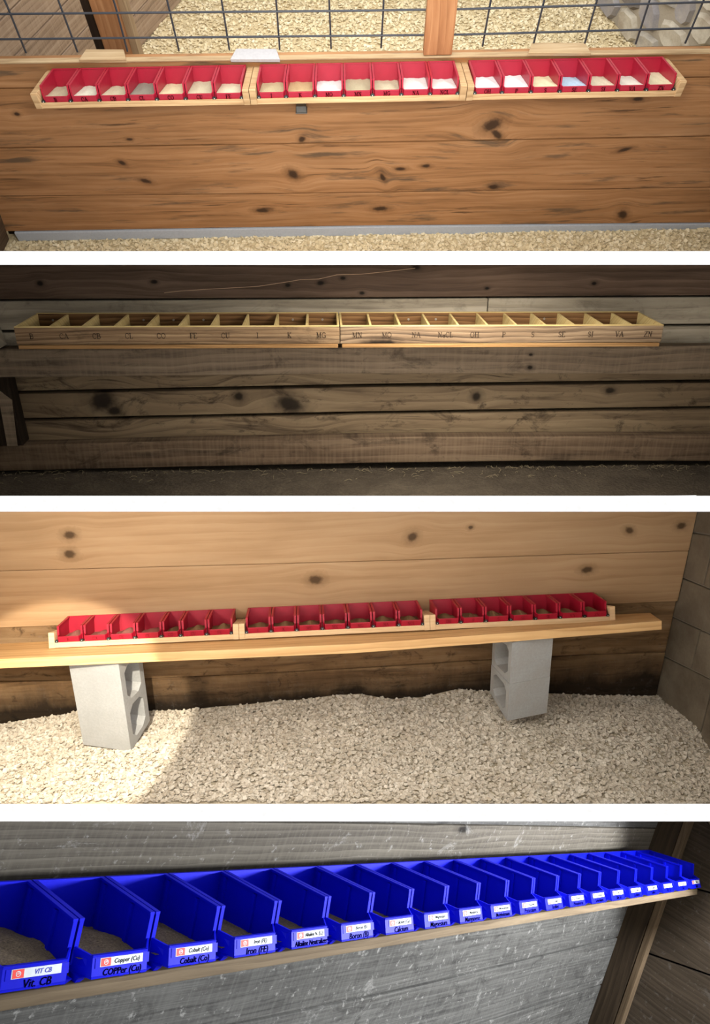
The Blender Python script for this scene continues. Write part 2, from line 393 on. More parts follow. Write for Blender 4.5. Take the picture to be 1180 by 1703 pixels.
M['pine3'] = wood('pine_tray_clean', srgb(206, 170, 124), srgb(224, 190, 146), srgb(236, 206, 164), along=2.5, across=30, streak=.2)

# ------------------------------------------------------------------ added display case: boards in the gaps, unseen light baffles around
def partition(i, ya, yb, D=1.0, L=6.0):
    g = ((ya+yb)/2-851.5)/FPX; n = Vector((0, 1, -g)).normalized(); d = Vector((0, g, 1))
    a = Vector((0, (ya-851.5)/FPX*D, D)); b = Vector((0, (yb-851.5)/FPX*D, D))
    fa, fb = a, b; th = (b-a).dot(n)
    hw = .62; hb = .62+L*.56
    P = lambda p, x: Vector((x, p.y, p.z))
    ba = a+d*L; bb = b+d*L
    mb = MB().hexa([P(fa,-hw), P(fa,hw), P(ba,hb), P(ba,-hb), P(fb,-hw), P(fb,hw), P(bb,hb), P(bb,-hb)])
    o = mb.build('trim_%d' % i, M['white'], None, CV); tag(o, 'white board edge added to fill the gap between two of the stalls', None, None, 'structure')
for i, (a, b) in enumerate(((417.5, 440.5), (824.5, 851.0), (1336.8, 1366.0))): partition(i+1, a, b)
M['side'] = flat('light_baffle', (.35, .33, .30), .9, .1)
def light_baffle(i, s, g0, g1, x1, k, lab):    # unseen panel added to block light, between slopes g0 (upper) and g1 (lower)
    q = []
    for g in (g0, g1):
        for z, dx in ((1.3, 0), (1.3, .03), (7.0, .03), (7.0, 0)): q.append(Vector((s*(x1+k*(z-1)+dx), g*z, z)))
    o = MB().hexa(q[4:]+q[:4]).build('trim_%d' % i, M['side'], None, CV); tag(o, lab, None, None, 'structure')
light_baffle(4, -1, -.95, .90, .60, .56, 'unseen added board keeping light out at the left of the stalls')
light_baffle(8, 1, .41, .95, 2.4, .9, 'unseen added board keeping light out at the right of the lowest stall')
o = MB().hexa([Vector(p) for p in ((-.7, .80, 1.0), (2.5, .80, 1.0), (9, 5.6, 7.0), (-4.2, 5.6, 7.0), (-.7, .83, 1.0), (2.5, .83, 1.0), (9, 5.65, 7.0), (-4.2, 5.65, 7.0))]).build('trim_9', M['side'], None, CV); tag(o, 'unseen added board keeping light out under the lowest stall', None, None, 'structure')  # unseen, added to stop light coming from below
o = MB().box(.80, 2.68, .415*1.3, .79*1.3, 1.3, 1.33).build('trim_10', M['side'], None, CV); tag(o, 'unseen added board cutting front light off the lowest stall at its right', None, None, 'structure')  # unseen, added to cut light entering at the front right
light_baffle(5, 1, -.95, .395, .60, .56, 'unseen added board keeping light out at the right of the three upper stalls')

def line(n, pts, y, ext=.25, fr='S'):
    """pixel samples of a horizontal joint -> polyline (x,z) on plane y, run on past both ends"""
    q = [at(n, px, py, 'y', y, fr) for px, py in pts]; q = [(p.x, p.z) for p in q]
    a, b = q[0], q[1]; k = (b[1]-a[1])/(b[0]-a[0]); c, d = q[-2], q[-1]; l = (d[1]-c[1])/(d[0]-c[0])
    return [(a[0]-ext, a[1]-k*ext)]+q+[(d[0]+ext, d[1]+l*ext)]
def zat(pl, x):
    for a, b in zip(pl[:-1], pl[1:]):
        if x <= b[0] or b is pl[-1]: return a[1]+(b[1]-a[1])*(x-a[0])/(b[0]-a[0])
def plank(top, bot, y0, y1, x0, x1, mat, parent, gap=.0055, n=8, name='plank', bevel=.003, dz=0.0):
    xs = [x0+(x1-x0)*i/n for i in range(n+1)]
    tp = [(x, zat(top, x)-gap/2) for x in xs]; bt = [(x, zat(bot, x)+gap/2) for x in xs]
    V = []; F = []
    for (x, a), (_, b) in zip(tp, bt): V += [(x, y0, b), (x, y0, a), (x, y1, a), (x, y1, b)]
    for i in range(n):
        for j in range(4): F.append((4*i+j, 4*i+(j+1) % 4, 4*i+4+(j+1) % 4, 4*i+4+j))
    F.append((3, 2, 1, 0)); F.append((4*n, 4*n+1, 4*n+2, 4*n+3))
    mb = MB(); mb.add(V, [f[::-1] for f in F]); return mb.build(name, mat, parent, bevel=bevel)

# ------------------------------------------------------------------ shared builders
def make_bin(name, w, d, h, zf, fd, ly, lz, m, mat, t=.0028, rim=.006, ribs=(), feet=False, notch=.010):
    """open front bin; origin: back bottom centre, front towards -y"""
    r = empty(name, Matrix.Identity(4)); hw = w/2
    b = MB()
    side = [(0, 0), (0, h), (-d, zf), (-d, lz*.35), (-d+.012, 0)]
    b.prism([(p[0], p[1]) for p in side], -hw, -hw+t); b.prism(side, hw-t, hw)
    b.box(-hw+t, hw-t, -t, 0, 0, h-.0005)
    b.hexa([(-hw+t, -d+.012, 0), (hw-t, -d+.012, 0), (hw-t, -t, 0), (-hw+t, -t, 0), (-hw+t, -d+.012, t), (hw-t, -d+.012, t), (hw-t, -t, t), (-hw+t, -t, t)])
    b.hexa([(-hw+m, -fd, 0), (hw-m, -fd, 0), (hw-t, -d+.012, 0), (-hw+t, -d+.012, 0), (-hw+m, -fd, t), (hw-m, -fd, t), (hw-t, -d+.012, t), (-hw+t, -d+.012, t)])
    b.build('shell', mat, r)
    f = MB(); e = t
    A = [(-hw+m, -fd, 0), (hw-m, -fd, 0), (hw-m, -ly, lz), (-hw+m, -ly, lz)]
    f.slab(A[::-1], e)
    for s in (-1, 1):
        q = [(s*(hw-m), -fd, 0), (s*hw, -d+.012, .0), (s*hw, -d, lz*1.25), (s*(hw-m), -ly, lz)]
        f.slab(q if s < 0 else q[::-1], e)
    f.box(-hw+m, hw-m, -ly-.001, -ly+.005, lz-.002, lz+.0012)
    f.build('front_panel', mat, r)
    k = MB()
    n = math.hypot(d, h-zf); ty = (zf-h)/d
    for s in (-1, 1):
        xa, xb = (s*hw, s*(hw-rim)); x0, x1 = min(xa, xb)-.0006, max(xa, xb)+.0006
        k.prism([(0, h-.001), (0, h+.003), (-d-.001, zf+.003), (-d-.001, zf-.001)], x0, x1)
        k.box(min(xa, xb), max(xa, xb), -d-.0012, -d+.002, lz*1.1, zf)     # front return edge
    k.box(-hw, hw, -rim*.8, .001, h-.001, h+.003)
    k.build('rim', mat, r)
    if ribs:
        for fy in ribs:
            zt = h+(zf-h)*fy-.004
            for s in (-1, 1):
                x0, x1 = sorted((s*(hw-t), s*(hw-t-.005)))
                MB().box(x0, x1, -d*fy-.004, -d*fy+.004, .004, zt).build('rib', mat, r)
    if feet:
        for x in (-hw+.010, .018, hw-.010):
            MB().hexa([(x-.004, -fd+.022, -.010), (x+.004, -fd+.022, -.010), (x+.005, -fd+.034, -.010), (x-.005, -fd+.034, -.010),
                    (x-.007, -fd+.010, .001), (x+.007, -fd+.010, .001), (x+.006, -fd+.05, .001), (x-.006, -fd+.05, .001)]).build('foot', mat, r)
    return r
def heap(M4, w, y0, y1, fz, mat, label, group, seed=0, n=16, name='mineral_powder', mask=None, cat='powder'):
    """loose heap filling a bin between y0 (front) and y1 (back); fz(u,v)-> height"""
    rs = np.random.default_rng(seed); V = []; F = []
    ph = rs.uniform(0, 6.28, 8)
    for j in range(n+1):
        for i in range(n+1):
            u, v = i/n, j/n; x = (u-.5)*w; y = y0+(y1-y0)*v
            bump = .0012*(math.sin(9*u+ph[0])*math.cos(7*v+ph[1])+math.sin(17*u+5*v+ph[2])*.6)+rs.normal(0, .0004)
            V.append((x, y, max(.0031, fz(u, v)+bump)))
    for j in range(n):
        for i in range(n): a = j*(n+1)+i; F.append((a, a+1, a+n+2, a+n+1))
    o = MB().add(V, F).build(name, mat, None, M4, smooth=True)
    return tag(o, label, cat, group, 'stuff')
def tray(name, M4, n_w, te, zb, top_b, tz, tf, tfb, mat, label, group, base=.015, bolts=None, depth0=0.0, rail=.004):
    """wooden tray: base, back, front rail, two shaped end boards; x from 0 to n_w (inner), z=zb is where bins stand"""
    r = empty(name, M4, label, 'tray', group)
    MB().box(-te*.2, n_w+te*.2, -tfb+.012, .012, zb-base, zb-.001).build('base_board', mat, r, bevel=.001)
    MB().box(-te*.2, n_w+te*.2, -tfb-.001, -tfb+.012, zb-base, zb+rail).build('front_rail', mat, r, bevel=.001)
    MB().box(0, n_w, .0, .011, zb-.001, zb+top_b*.8).build('back_board', mat, r, bevel=.001)
    for x0, x1 in ((-te, -.0015), (n_w+.0015, n_w+te)):
        MB().prism([(.012, zb-base-.001), (.012, zb+top_b), (-.02, zb+top_b), (-tf, zb+tz), (-tf, zb+tz-.006), (-tfb-.003, zb-base-.001)], x0, x1).build('end_board', mat, r, bevel=.0015)
    if bolts:
        for x in bolts:
            bo = MB().tube([(x, -tfb-.0005, zb+.0065), (x, -tfb+.004, zb+.0065)], .0072, 10).build('bolt', M['bolt'], r)
            MB().tube([(x, -tfb-.0015, zb+.0065), (x, -tfb, zb+.0065)], .0018, 6).build('bolt_socket', M['boltw'], bo)
    return r
ORD = ['first', 'second', 'third', 'fourth', 'fifth', 'sixth', 'seventh']
def flakes(name, M4, pts, size, mat, label, seed, flat_=.5, thick=True):
    rs = np.random.default_rng(seed); n = len(pts); P = np.asarray(pts)
    a = rs.uniform(0, 6.283, n); s = size*rs.uniform(.5, 1.35, n); tl = rs.normal(0, flat_, n); tr = rs.normal(0, flat_, n)
    ux = np.stack([np.cos(a), np.sin(a), np.sin(tl)*.8], 1); uy = np.stack([-np.sin(a), np.cos(a), np.sin(tr)*.8], 1)
    asp = rs.uniform(.55, 1.0, n)
    corners = [(-1, -.6), (0, -1), (1, -.5), (.9, .7), (0, 1), (-.9, .6)]
    V = np.concatenate([P+ux*(s*c[0]*.5)[:, None]+uy*(s*asp*c[1]*.5)[:, None]+np.array([0, 0, 1])*(abs(c[0])*.18*s)[:, None] for c in corners])
    V = V.reshape(6, n, 3).transpose(1, 0, 2).reshape(-1, 3)
    F = [tuple(range(6*i, 6*i+6)) for i in range(n)]
    me = bpy.data.meshes.new(name); me.from_pydata(V.tolist(), [], F); me.materials.append(mat)
    o = bpy.data.objects.new(name, me); COL.objects.link(o); o.matrix_world = M4
    return tag(o, label, 'shavings', None, 'stuff')

# ================================================================== STALL 1 (top): board wall, wire panel, three trays of red bins
S = ROOM[1]['S']; B = ROOM[1]['B']
FZ1 = -.915
J0 = line(1, [(0, 105), (600, 97), (1180, 88)], 0); J1 = line(1, [(0, 148), (590, 138.5), (1180, 129)], 0)
J2 = line(1, [(0, 247), (590, 238), (1180, 227)], 0); J3 = line(1, [(0, 327), (590, 321), (1180, 312)], 0); J4 = line(1, [(45, 385), (590, 376), (1180, 371)], 0)
def kn(n, px, py, r, st=1.6, ang=0.0, y=0.0):
    p = at(n, px, py, 'y', y); return (p.x, p.z+p.y*.8, r, st, ang)
K1 = [kn(1, *k) for k in ((203, 271, .016, 1.6, -.6), (242, 301, .017, 2.2, -.3), (28, 190, .012, 1.5), (215, 232, .010, 2), (502, 232, .020, 1.2, .8), (487, 290, .03, 1.4, -.9),
      (636, 295, .016, 2.2, -1.2), (818, 208, .040, 1.5, .5), (826, 224, .022, 2.2, -.8), (820, 311, .020, 1.8), (665, 281, .014, 2.5), (708, 276, .014, 2), (1035, 357, .030, 1.5, -1.0),
      (1060, 165, .014, 2.4), (436, 350, .020, 2.4), (632, 347, .020, 2.6), (1038, 249, .014, 3, .3))]
M['oak1'] = wood('stall_boards', srgb(104, 70, 40), srgb(164, 118, 76), srgb(190, 146, 104), K1, along=.8, across=16, ring=.18, streak=.45, stain=srgb(84, 70, 54), stain_amt=.8, rough=.55, vary=.5, cracks=.75, kscale=.75, speck=.0, spec=.3)
WLX = 1
wl = empty('wall_back', S, 'wall of wide brown boards under the red bins in the top scene', None, None, 'structure')
XL, XR = -1.72, 1.95
MB().box(XL, XR, .050, .06, -.92, -.02).build('dark_backing', M['burn'], wl)  # black sheet added so the gaps between planks read dark
plank(J0, J1, 0, .045, XL, XR, M['oak1'], wl); plank(J1, J2, .001, .045, XL, XR, M['oak1'], wl)
plank(J2, J3, 0, .045, XL, XR, M['oak1'], wl); plank(J3, J4, .0, .045, XL, XR, M['oak1'], wl)
gs = flat('grey_strip', srgb(182, 188, 196), .7); 
o = plank(J4, [(x, z-.06) for x, z in J4], -.006, .03, -1.66, XR, gs, None, name='baseboard_back', bevel=.002); o.matrix_world = S; tag(o, 'pale grey strip along the foot of the board wall in the top scene', None, None, 'structure')
# sill on the wall and loose spacer boards lying on it
M['sill'] = wood('sill_wood', srgb(134, 108, 78), srgb(176, 150, 114), srgb(200, 178, 144), along=2, across=20)
cap = [(x, z) for x, z in J0]
o = plank([(x, z+.004) for x, z in cap], [(x, z-.003) for x, z in cap], -.003, .02, XL, XR, M['sill'], None, gap=0, name='trim_6', bevel=.002); o.matrix_world = S; tag(o, 'pale wooden cap along the top of the board wall', None, None, 'structure')
for px0, px1, py, mt, lab in ((134, 212, 101, 'sill', 'short pale board with nail holes lying on the wall cap behind the bin lettered CA'), (384, 466, 100, 'paper', 'whitewashed board end on the wall cap behind the gap between the left trays'),
                          (876, 980, 90, 'sill', 'thin pale board lying on the wall cap behind the right-hand tray')):
    a = at(1, px0, py+3, 'y', -.004); b = at(1, px1, py+3, 'y', -.004)
    o = MB().hexa([(a.x, -.012, a.z+.004), (b.x, -.012, b.z+.004), (b.x-.015, .045, b.z+.004), (a.x+.02, .045, a.z+.004), (a.x, -.012, a.z+.018), (b.x, -.012, b.z+.018), (b.x-.015, .045, b.z+.018), (a.x+.02, .045, a.z+.018)]).build('loose_board', M[mt] if mt != 'paper' else flat('whitewash', (.46, .45, .46), .8), None, S, bevel=.002)
    tag(o, lab, 'board')
# posts
M['post1'] = wood('post_wood', srgb(120, 78, 48), srgb(168, 116, 76), srgb(196, 146, 102), ax='z', along=1.5, across=16, spec=.3)
a = at(1, 703, 98, 'y', 0); b = at(1, 750, 98, 'y', 0)
o = MB().box(a.x, b.x, -.002, .036, .006, .42).build('wooden_post', M['post1'], None, S, bevel=.003); tag(o, 'squared brown wooden post standing on the wall cap, right of centre', 'post')
a = at(1, 145, 0, 'y', .35); b = at(1, 190, 0, 'y', .35)
r = empty('wooden_post', S @ T((a.x+b.x)/2, .36, FZ1), 'brown corner post behind the wire panel, in front of the slatted side wall', 'post')
w2 = (b.x-a.x)/2
MB().box(-w2, w2, 0, .10, 0, 1.5).build('post_face', M['post1'], r, bevel=.003)
MB().box(w2, w2+.028, .02, .09, 0, 1.5).build('side_strip', wood('batten_wood', srgb(120, 96, 70), srgb(160, 132, 100), srgb(186, 160, 126), ax='z'), r, bevel=.002)
MB().box(-w2-.045, -w2-.002, .03, .09, 0, 1.5).build('side_strip', wood('dark_gap', srgb(34, 24, 18), srgb(54, 40, 30), srgb(70, 54, 40), ax='z'), r, bevel=.002)  # dark strip standing in for the shaded gap left of the post
# wire panel
wp = empty('wire_panel', S @ T(0, .042, 0), 'dark wire mesh panel fixed above the board wall', 'wire panel')
for i in range(-1, 15):
    x = .0941+(i-7)*.1918; s0 = random.uniform(-.003, .003)
    MB().tube([(x+s0, 0, zat(J0, x)+.01), (x-s0, .002, .18), (x+s0*.5, 0, .45)], .0037, 6).build('wire', M['wire'], wp)
for pts in ([(0, 24), (590, 18), (770, 15), (1180, 4)], [(0, 65), (590, 59), (770, 57), (1180, 46)], [(0, 104), (590, 95.5), (880, 93), (940, 88), (1180, 86)]):
    q = line(1, pts, .036)
    MB().tube([(x, -.006, z+random.uniform(-.0015, .0015)) for x, z in q], .0037, 6).build('wire', M['wire'], wp)
# floors
M['shav'] = flakes_mat('wood_shavings', srgb(206, 188, 150), srgb(228, 212, 174), srgb(242, 230, 200))
M['bed1'] = ground('bedding', srgb(196, 176, 136), srgb(222, 204, 164), srgb(236, 222, 186), 50)
def ground_mesh(name, M4, x0, x1, y0, y1, nx, ny, zf, mat, label, kind='structure'):
    if zf is None:
        V = []
        for j in range(ny+1):
            for i in range(nx+1):
                x = x0+(x1-x0)*i/nx; y = yfront(x)+(.06-yfront(x))*j/ny; V.append((x, y, fz3(x, y)))
    else: V = [(x0+(x1-x0)*i/nx, y0+(y1-y0)*j/ny, zf(x0+(x1-x0)*i/nx, y0+(y1-y0)*j/ny)) for j in range(ny+1) for i in range(nx+1)]
    F = [(j*(nx+1)+i, j*(nx+1)+i+1, (j+1)*(nx+1)+i+1, (j+1)*(nx+1)+i) for j in range(ny) for i in range(nx)]
    o = MB().add(V, F).build(name, mat, None, M4, smooth=True); return tag(o, label, None, None, kind)
def bumps(x, y, a=.01, s=0.0):
    return a*(math.sin(9*x+s)*math.cos(11*y+s*2)+.6*math.sin(23*x+17*y+s)+.5*math.sin(31*y-13*x))
ground_mesh('floor', S, -2.3, 3.0, -.24, 2.6, 90, 60, lambda x, y: FZ1+(bumps(x, y, .006) if y > .1 else bumps(x, y, .003)), M['bed1'], 'floor deep in pale wood shavings in the top scene')
pts = []
for _ in range(21000):
    x, y = rng.uniform(-1.7, 2.3), rng.uniform(.9, 1.9); pts.append((x, y, FZ1+bumps(x, y, .006)+.004))
for _ in range(7600):
    x, y = rng.uniform(-1.8, 1.9), rng.uniform(-.23, -.006); pts.append((x, y, FZ1+bumps(x, y, .003)+.003+max(0, rng.normal(0, .003))))
flakes('wood_shavings', S, pts, .0175, M['shav'], 'pale wood shavings spread over the floor on both sides of the board wall, top scene', 3, .35)
# receding side walls of the pen behind
M['dark1'] = wood('dark_side_board', srgb(40, 30, 22), srgb(84, 66, 50), srgb(104, 86, 68), ax='y')
M['grey1'] = wood('side_boards', srgb(92, 74, 60), srgb(158, 134, 112), srgb(190, 168, 146), along=1.5, across=16, streak=.5, saw=.3)
def side_wall(name, p0, p1, z0, zs, mats, label, ext=2.1, back=.2, th=.03):
    """vertical boards-on-edge wall through floor points p0 (near) and p1 (far)"""
    d = Vector((p1[0]-p0[0], p1[1]-p0[1], 0)).normalized(); n = Vector((-d.y, d.x, 0))
    Mx = Matrix((d, n, (0, 0, 1))).transposed().to_4x4(); Mx.translation = Vector((p0[0], p0[1], z0))
    w = empty(name, S @ Mx, label, None, None, 'structure'); L = (Vector(p1)-Vector(p0)).length
    for i in range(len(zs)-1):
        o = MB().box(-ext, L+back, 0 if n.x < 0 else -th, th if n.x < 0 else 0, zs[i]+.004, zs[i+1]-.003).build('plank', mats[i % len(mats)], w, bevel=.002)
    return w
zs = [0, .17, .33, .50, .66, .83, 1.0, 1.18]
side_wall('wall_left', (-1.238, 1.297), (-1.004, 1.764), FZ1, zs, [M['grey1']], 'side wall of weathered boards running back behind the wire, top left', 1.32)
o = MB().box(-2.4, 3.0, 1.80, 1.86, FZ1, FZ1+1.0).build('wall_back', wood('far_wall', srgb(50, 48, 50), srgb(90, 86, 84), srgb(110, 104, 98)), None, S); tag(o, 'dark foot of the far wall of the pen, top scene', None, None, 'structure')
# stone wall on the right
M['mortar'] = concrete('mortar', srgb(170, 160, 144), 1.4, .3)
stm = [concrete('stone_%d' % i, srgb(*c), 1.6, .5, srgb(*p)) for i, (c, p) in enumerate((((186, 178, 164), (120, 116, 120)), ((150, 146, 148), (196, 186, 172)), ((198, 190, 174), (150, 130, 104)), ((118, 110, 104), (170, 162, 150))))]
p0, p1 = (1.568, 1.28), (1.385, 1.718)
d = Vector((p1[0]-p0[0], p1[1]-p0[1], 0)).normalized(); n = Vector((-d.y, d.x, 0))
Mx = Matrix((d, n, (0, 0, 1))).transposed().to_4x4(); Mx.translation = Vector((p0[0], p0[1], FZ1))
w = empty('wall_right', S @ Mx, 'whitewashed rubble stone wall behind the wire, top right', None, None, 'structure')
MB().box(-1.2, .9, -.10, 0, 0, 1.1).build('mortar_bed', M['mortar'], w)
rs = random.Random(5); z = .0
while z < 1.0:
    hgt = rs.uniform(.10, .16); x = -1.1
    while x < .75:
        L = rs.uniform(.12, .28); k = 8; V = [(x+L/2, .022, z+hgt/2)]
        jit = [rs.uniform(.80, 1.02) for _ in range(k)]; sk = rs.uniform(-.25, .25)
        for ring, (sc_r, yy) in enumerate(((.80, .026), (1.06, -.01))):
            for j in range(k):
                a = 2*math.pi*(j+.5)/k; cx = max(-1, min(1, 1.35*math.cos(a))); cz = max(-1, min(1, 1.35*math.sin(a)))
                V.append((x+L/2+cx*L/2*.97*jit[j]*sc_r+sk*cz*hgt*.5, yy, z+hgt/2+cz*hgt/2*.96*jit[j]*sc_r))
        F = [(0, 1+j, 1+(j+1) % k) for j in range(k)]+[(1+j, 1+k+j, 1+k+(j+1) % k, 1+(j+1) % k) for j in range(k)]
        MB().add(V, F).build('stone', rs.choice(stm), w, bevel=0)
        x += L
    z += hgt
# left return wall at the bottom corner
o = empty('wall_left', S, 'dark side boards meeting the board wall at its lower left corner, top scene', None, None, 'structure')
for za, zb_ in ((-.90, -.70), (-.70, -.45), (-.45, -.2)):
    q = [( -1.70, 0, za), (-1.80, -.5, za), (-1.80, -.5, zb_-.006), (-1.66, 0, zb_-.006)]
    MB().slab([(-1.705, .0, za), (-1.80, -.45, za), (-1.74, -.45, zb_-.006), (-1.672, 0, zb_-.006)], .03).build('plank', M['dark1'], o)

a = at(1, 492, 176, 'y', -.03); c = at(1, 509, 186, 'y', -.03)
o = MB().box(a.x, c.x, -.034, -.003, c.z, a.z).box(a.x-.004, c.x+.004, -.037, -.001, c.z-.003, c.z).build('shelf_bracket', flat('grey_metal', (.16, .16, .15), .5, .4), None, S, bevel=.001); tag(o, 'small grey metal bracket on the board wall just under the middle tray', 'bracket')
# trays, bins, powder
w_, d_, h_, zf_, zb_ = .105, .1787, .0716, .0527, -.0884
proto = make_bin('storage_bin', w_-.003, d_, h_, zf_, .190, .196, .0215, .008, M['red'])
NAMES = [['B', 'CA', 'CB', 'CL', 'CO', 'CU', 'FE'], ['I', 'K', 'MO', 'MN', 'MG', 'NA', 'NCL'], ['OH', 'P', 'S', 'SE', 'SI', 'VA', 'ZN']]
PC = dict(B=(206, 190, 160), CA=(232, 228, 208), CB=(214, 202, 172), CL=(150, 142, 128), CO=(226, 208, 170), CU=(206, 194, 164), FE=(226, 214, 184),
          I=(206, 190, 150), K=(208, 178, 134), MO=(240, 240, 236), MN=(196, 184, 152), MG=(210, 198, 168), NA=(238, 238, 232), NCL=(242, 242, 238),
          OH=(246, 248, 248), P=(246, 246, 246), S=(236, 226, 186), SE=(190, 216, 236), SI=(224, 214, 186), VA=(234, 228, 214), ZN=(232, 222, 186))
PN = dict(B='tan', CA='off white', CB='pale tan', CL='grey brown', CO='cream', CU='buff', FE='pale cream', I='buff', K='sandy tan', MO='bright white', MN='greyish buff', MG='pale buff', NA='white', NCL='clean white',
          OH='snow white', P='white', S='pale yellow', SE='light blue', SI='ivory', VA='creamy white', ZN='yellowish white')
gap1 = .05145; first = True; tn = ['left', 'middle', 'right']
lmb = {}
for t in range(3):
    x0 = (t-1)*(7*w_+gap1)-3.5*w_
    tray('bin_tray', B @ T(x0, 0, 0), 7*w_, gap1/2-.001, zb_, .0657, .0401, .2322, .2035, M['pine'], '%s pine tray of red bins with light powders on the brown board wall' % tn[t], 'pine trays on the brown board wall',
         bolts=[w_*i+(.006 if i == 0 else (-.006 if i == 7 else 0)) for i in range(8)])
    for i in range(7):
        nm = NAMES[t][i]; Mx = B @ T(x0+(i+.5)*w_, -.008, zb_+.001)
        if first: o = proto; o.matrix_world = Mx; first = False
        else: o = copy_tree(proto, Mx)
        tag(o, 'red bin lettered %s on the brown board wall in the top scene' % nm, 'bin', 'red bins on the brown board wall')
        uz = Vector((0, -.006, .0215)).normalized()
        lt = letters(nm, .0135, (0, -.1925-.0018, .0052), (1, 0, 0), uz, (0, -1, -.2), 1.25).build('lettering', M['ink'], o)
        c = srgb(*PC[nm]); rs = random.Random(nm)
        fr, bk, dm = rs.uniform(.016, .0195), rs.uniform(.012, .024), rs.uniform(0, .006)
        heap(Mx, w_-.010, -.184, -.006, lambda u, v, fr=fr, bk=bk, dm=dm: fr+(bk-fr)*v+dm*math.sin(math.pi*u)*math.sin(math.pi*min(1, v*1.2)), powder('powder_'+nm.lower(), c), '%s powder filling the red bin lettered %s' % (PN[nm], nm), 'powders in the top red bins', seed=ord(nm[0])+len(nm))

# ================================================================== STALL 2: dark barn wall with two divided wooden boxes
S = ROOM[2]['S']
M['w2a'] = wood('dark_plank', srgb(44, 34, 27), srgb(92, 74, 60), srgb(120, 100, 84), [kn(2, 66, 472, .012, 1.2), kn(2, 256, 469, .010), kn(2, 478, 475, .008), kn(2, 533, 471, .010), kn(2, 570, 463, .008), kn(2, 692, 445, .010, 2), kn(2, 810, 480, .006), kn(2, 988, 472, .008), kn(2, 602, 488, .008)], along=1.6, across=24, streak=.6, vary=.8, rough=.8, spec=.12, gain=.55)
M['w2b'] = wood('pale_plank', srgb(96, 88, 76), srgb(158, 148, 130), srgb(190, 182, 164), [], along=1.2, across=14, streak=.35, stain=srgb(80, 72, 60), stain_amt=.5, rough=.8, spec=.12, blotch=.35, gain=.55)
M['w2c'] = wood('ledge_plank', srgb(60, 50, 40), srgb(120, 104, 86), srgb(150, 134, 112), [kn(2, 877, 607, .010, 1.4), kn(2, 878, 586, .006)], along=1.0, across=20, streak=.5, saw=.25, rough=.85, stain=srgb(50, 42, 34), stain_amt=.5, spec=.1, blotch=.5, gain=.55)
M['w2d'] = wood('recessed_plank', srgb(62, 48, 34), srgb(122, 104, 80), srgb(150, 132, 104), [kn(2, 165, 672, .030, 1.3, .4), kn(2, 185, 690, .014), kn(2, 480, 678, .026, 1.6, -.4), kn(2, 395, 665, .014, 1, 1), kn(2, 1020, 655, .010, 1.5), kn(2, 795, 665, .014, 1, 1.2)], along=1.2, across=16, streak=.4, stain=srgb(54, 42, 32), stain_amt=.85, rough=.8, spec=.12, blotch=.75, cracks=.8, kscale=1.0, gain=.55)
M['w2e'] = wood('beam_wood', srgb(46, 36, 27), srgb(100, 82, 64), srgb(132, 114, 92), [], along=1.0, across=16, streak=.5, saw=.4, stain=srgb(44, 34, 26), stain_amt=.7, rough=.9, spec=.1, blotch=.6, cracks=.5, gain=.55)
w = empty('wall_back', S, 'dark barn wall of weathered planks behind the wooden boxes, second scene', None, None, 'structure')
XL, XR = -1.0, 1.16
MB().box(XL, XR, .062, .075, -.40, .16).build('dark_backing', M['burn'], w)  # black sheet added behind the slits between planks
MB().box(XL, XR, .041, .06, -.12, .15).build('dark_backing', M['burn'], w)  # second added black sheet, darkens the upper plank gaps
LA = line(2, [(0, 436), (590, 436), (1180, 436)], .004); LB = line(2, [(0, 500), (590, 497), (1180, 493)], .004)
LC = line(2, [(0, 552), (590, 545), (1180, 541.5)], .004); LD = line(2, [(0, 572), (590, 570), (1180, 569)], .004)
plank(LA, LB, .004, .04, XL, XR, M['w2a'], w, n=10)
sp = at(2, 811, 520, 'y', .004).x
plank(LB, LC, .012, .04, XL, sp-.001, M['w2b'], w, n=6); plank(LB, LC, .012, .04, sp+.001, XR, M['w2b'], w, n=6)
plank(LC, [(x, z-.01) for x, z in LD], .008, .04, XL, XR, M['w2b'], w, n=10)
LE = line(2, [(0, 575), (590, 575), (900, 575), (1180, 575)], -.025); LF = line(2, [(0, 628), (590, 621.5), (900, 621.5), (1180, 622)], -.025)
LE = [(x, -.042) for x, z in LE]
plank(LE, LF, -.025, .03, XL, XR, M['w2c'], w, name='ledge_board', gap=0, n=10, bevel=.004)
LG = line(2, [(0, 630), (590, 624), (1180, 624)], .03)
LH = line(2, [(40, 653), (590, 641.5), (1180, 634)], .03); LI = line(2, [(80, 698), (590, 687.5), (1180, 678.5)], .03); LJ = line(2, [(0, 745), (590, 735), (1180, 733)], .03)
plank([(x, z+.06) for x, z in LG], LH, .03, .06, XL, XR, M['w2d'], w, gap=.009, n=10); plank(LH, LI, .031, .06, XL, XR, M['w2d'], w, gap=.009, n=10); plank(LI, LJ, .030, .06, XL, XR, M['w2d'], w, gap=.009, n=10)
sp_ = [(273, 487), (300, 484), (345, 481), (400, 478), (430, 476), (470, 470), (500, 465), (530, 464), (560, 457), (600, 456), (640, 452), (690, 446)]
MB().tube([(p.x, .0035, p.z) for p in (at(2, px, py, 'y', .0035) for px, py in sp_)], .0007, 5).build('split_edge', flat('fresh_split', srgb(140, 118, 96), .8), w)
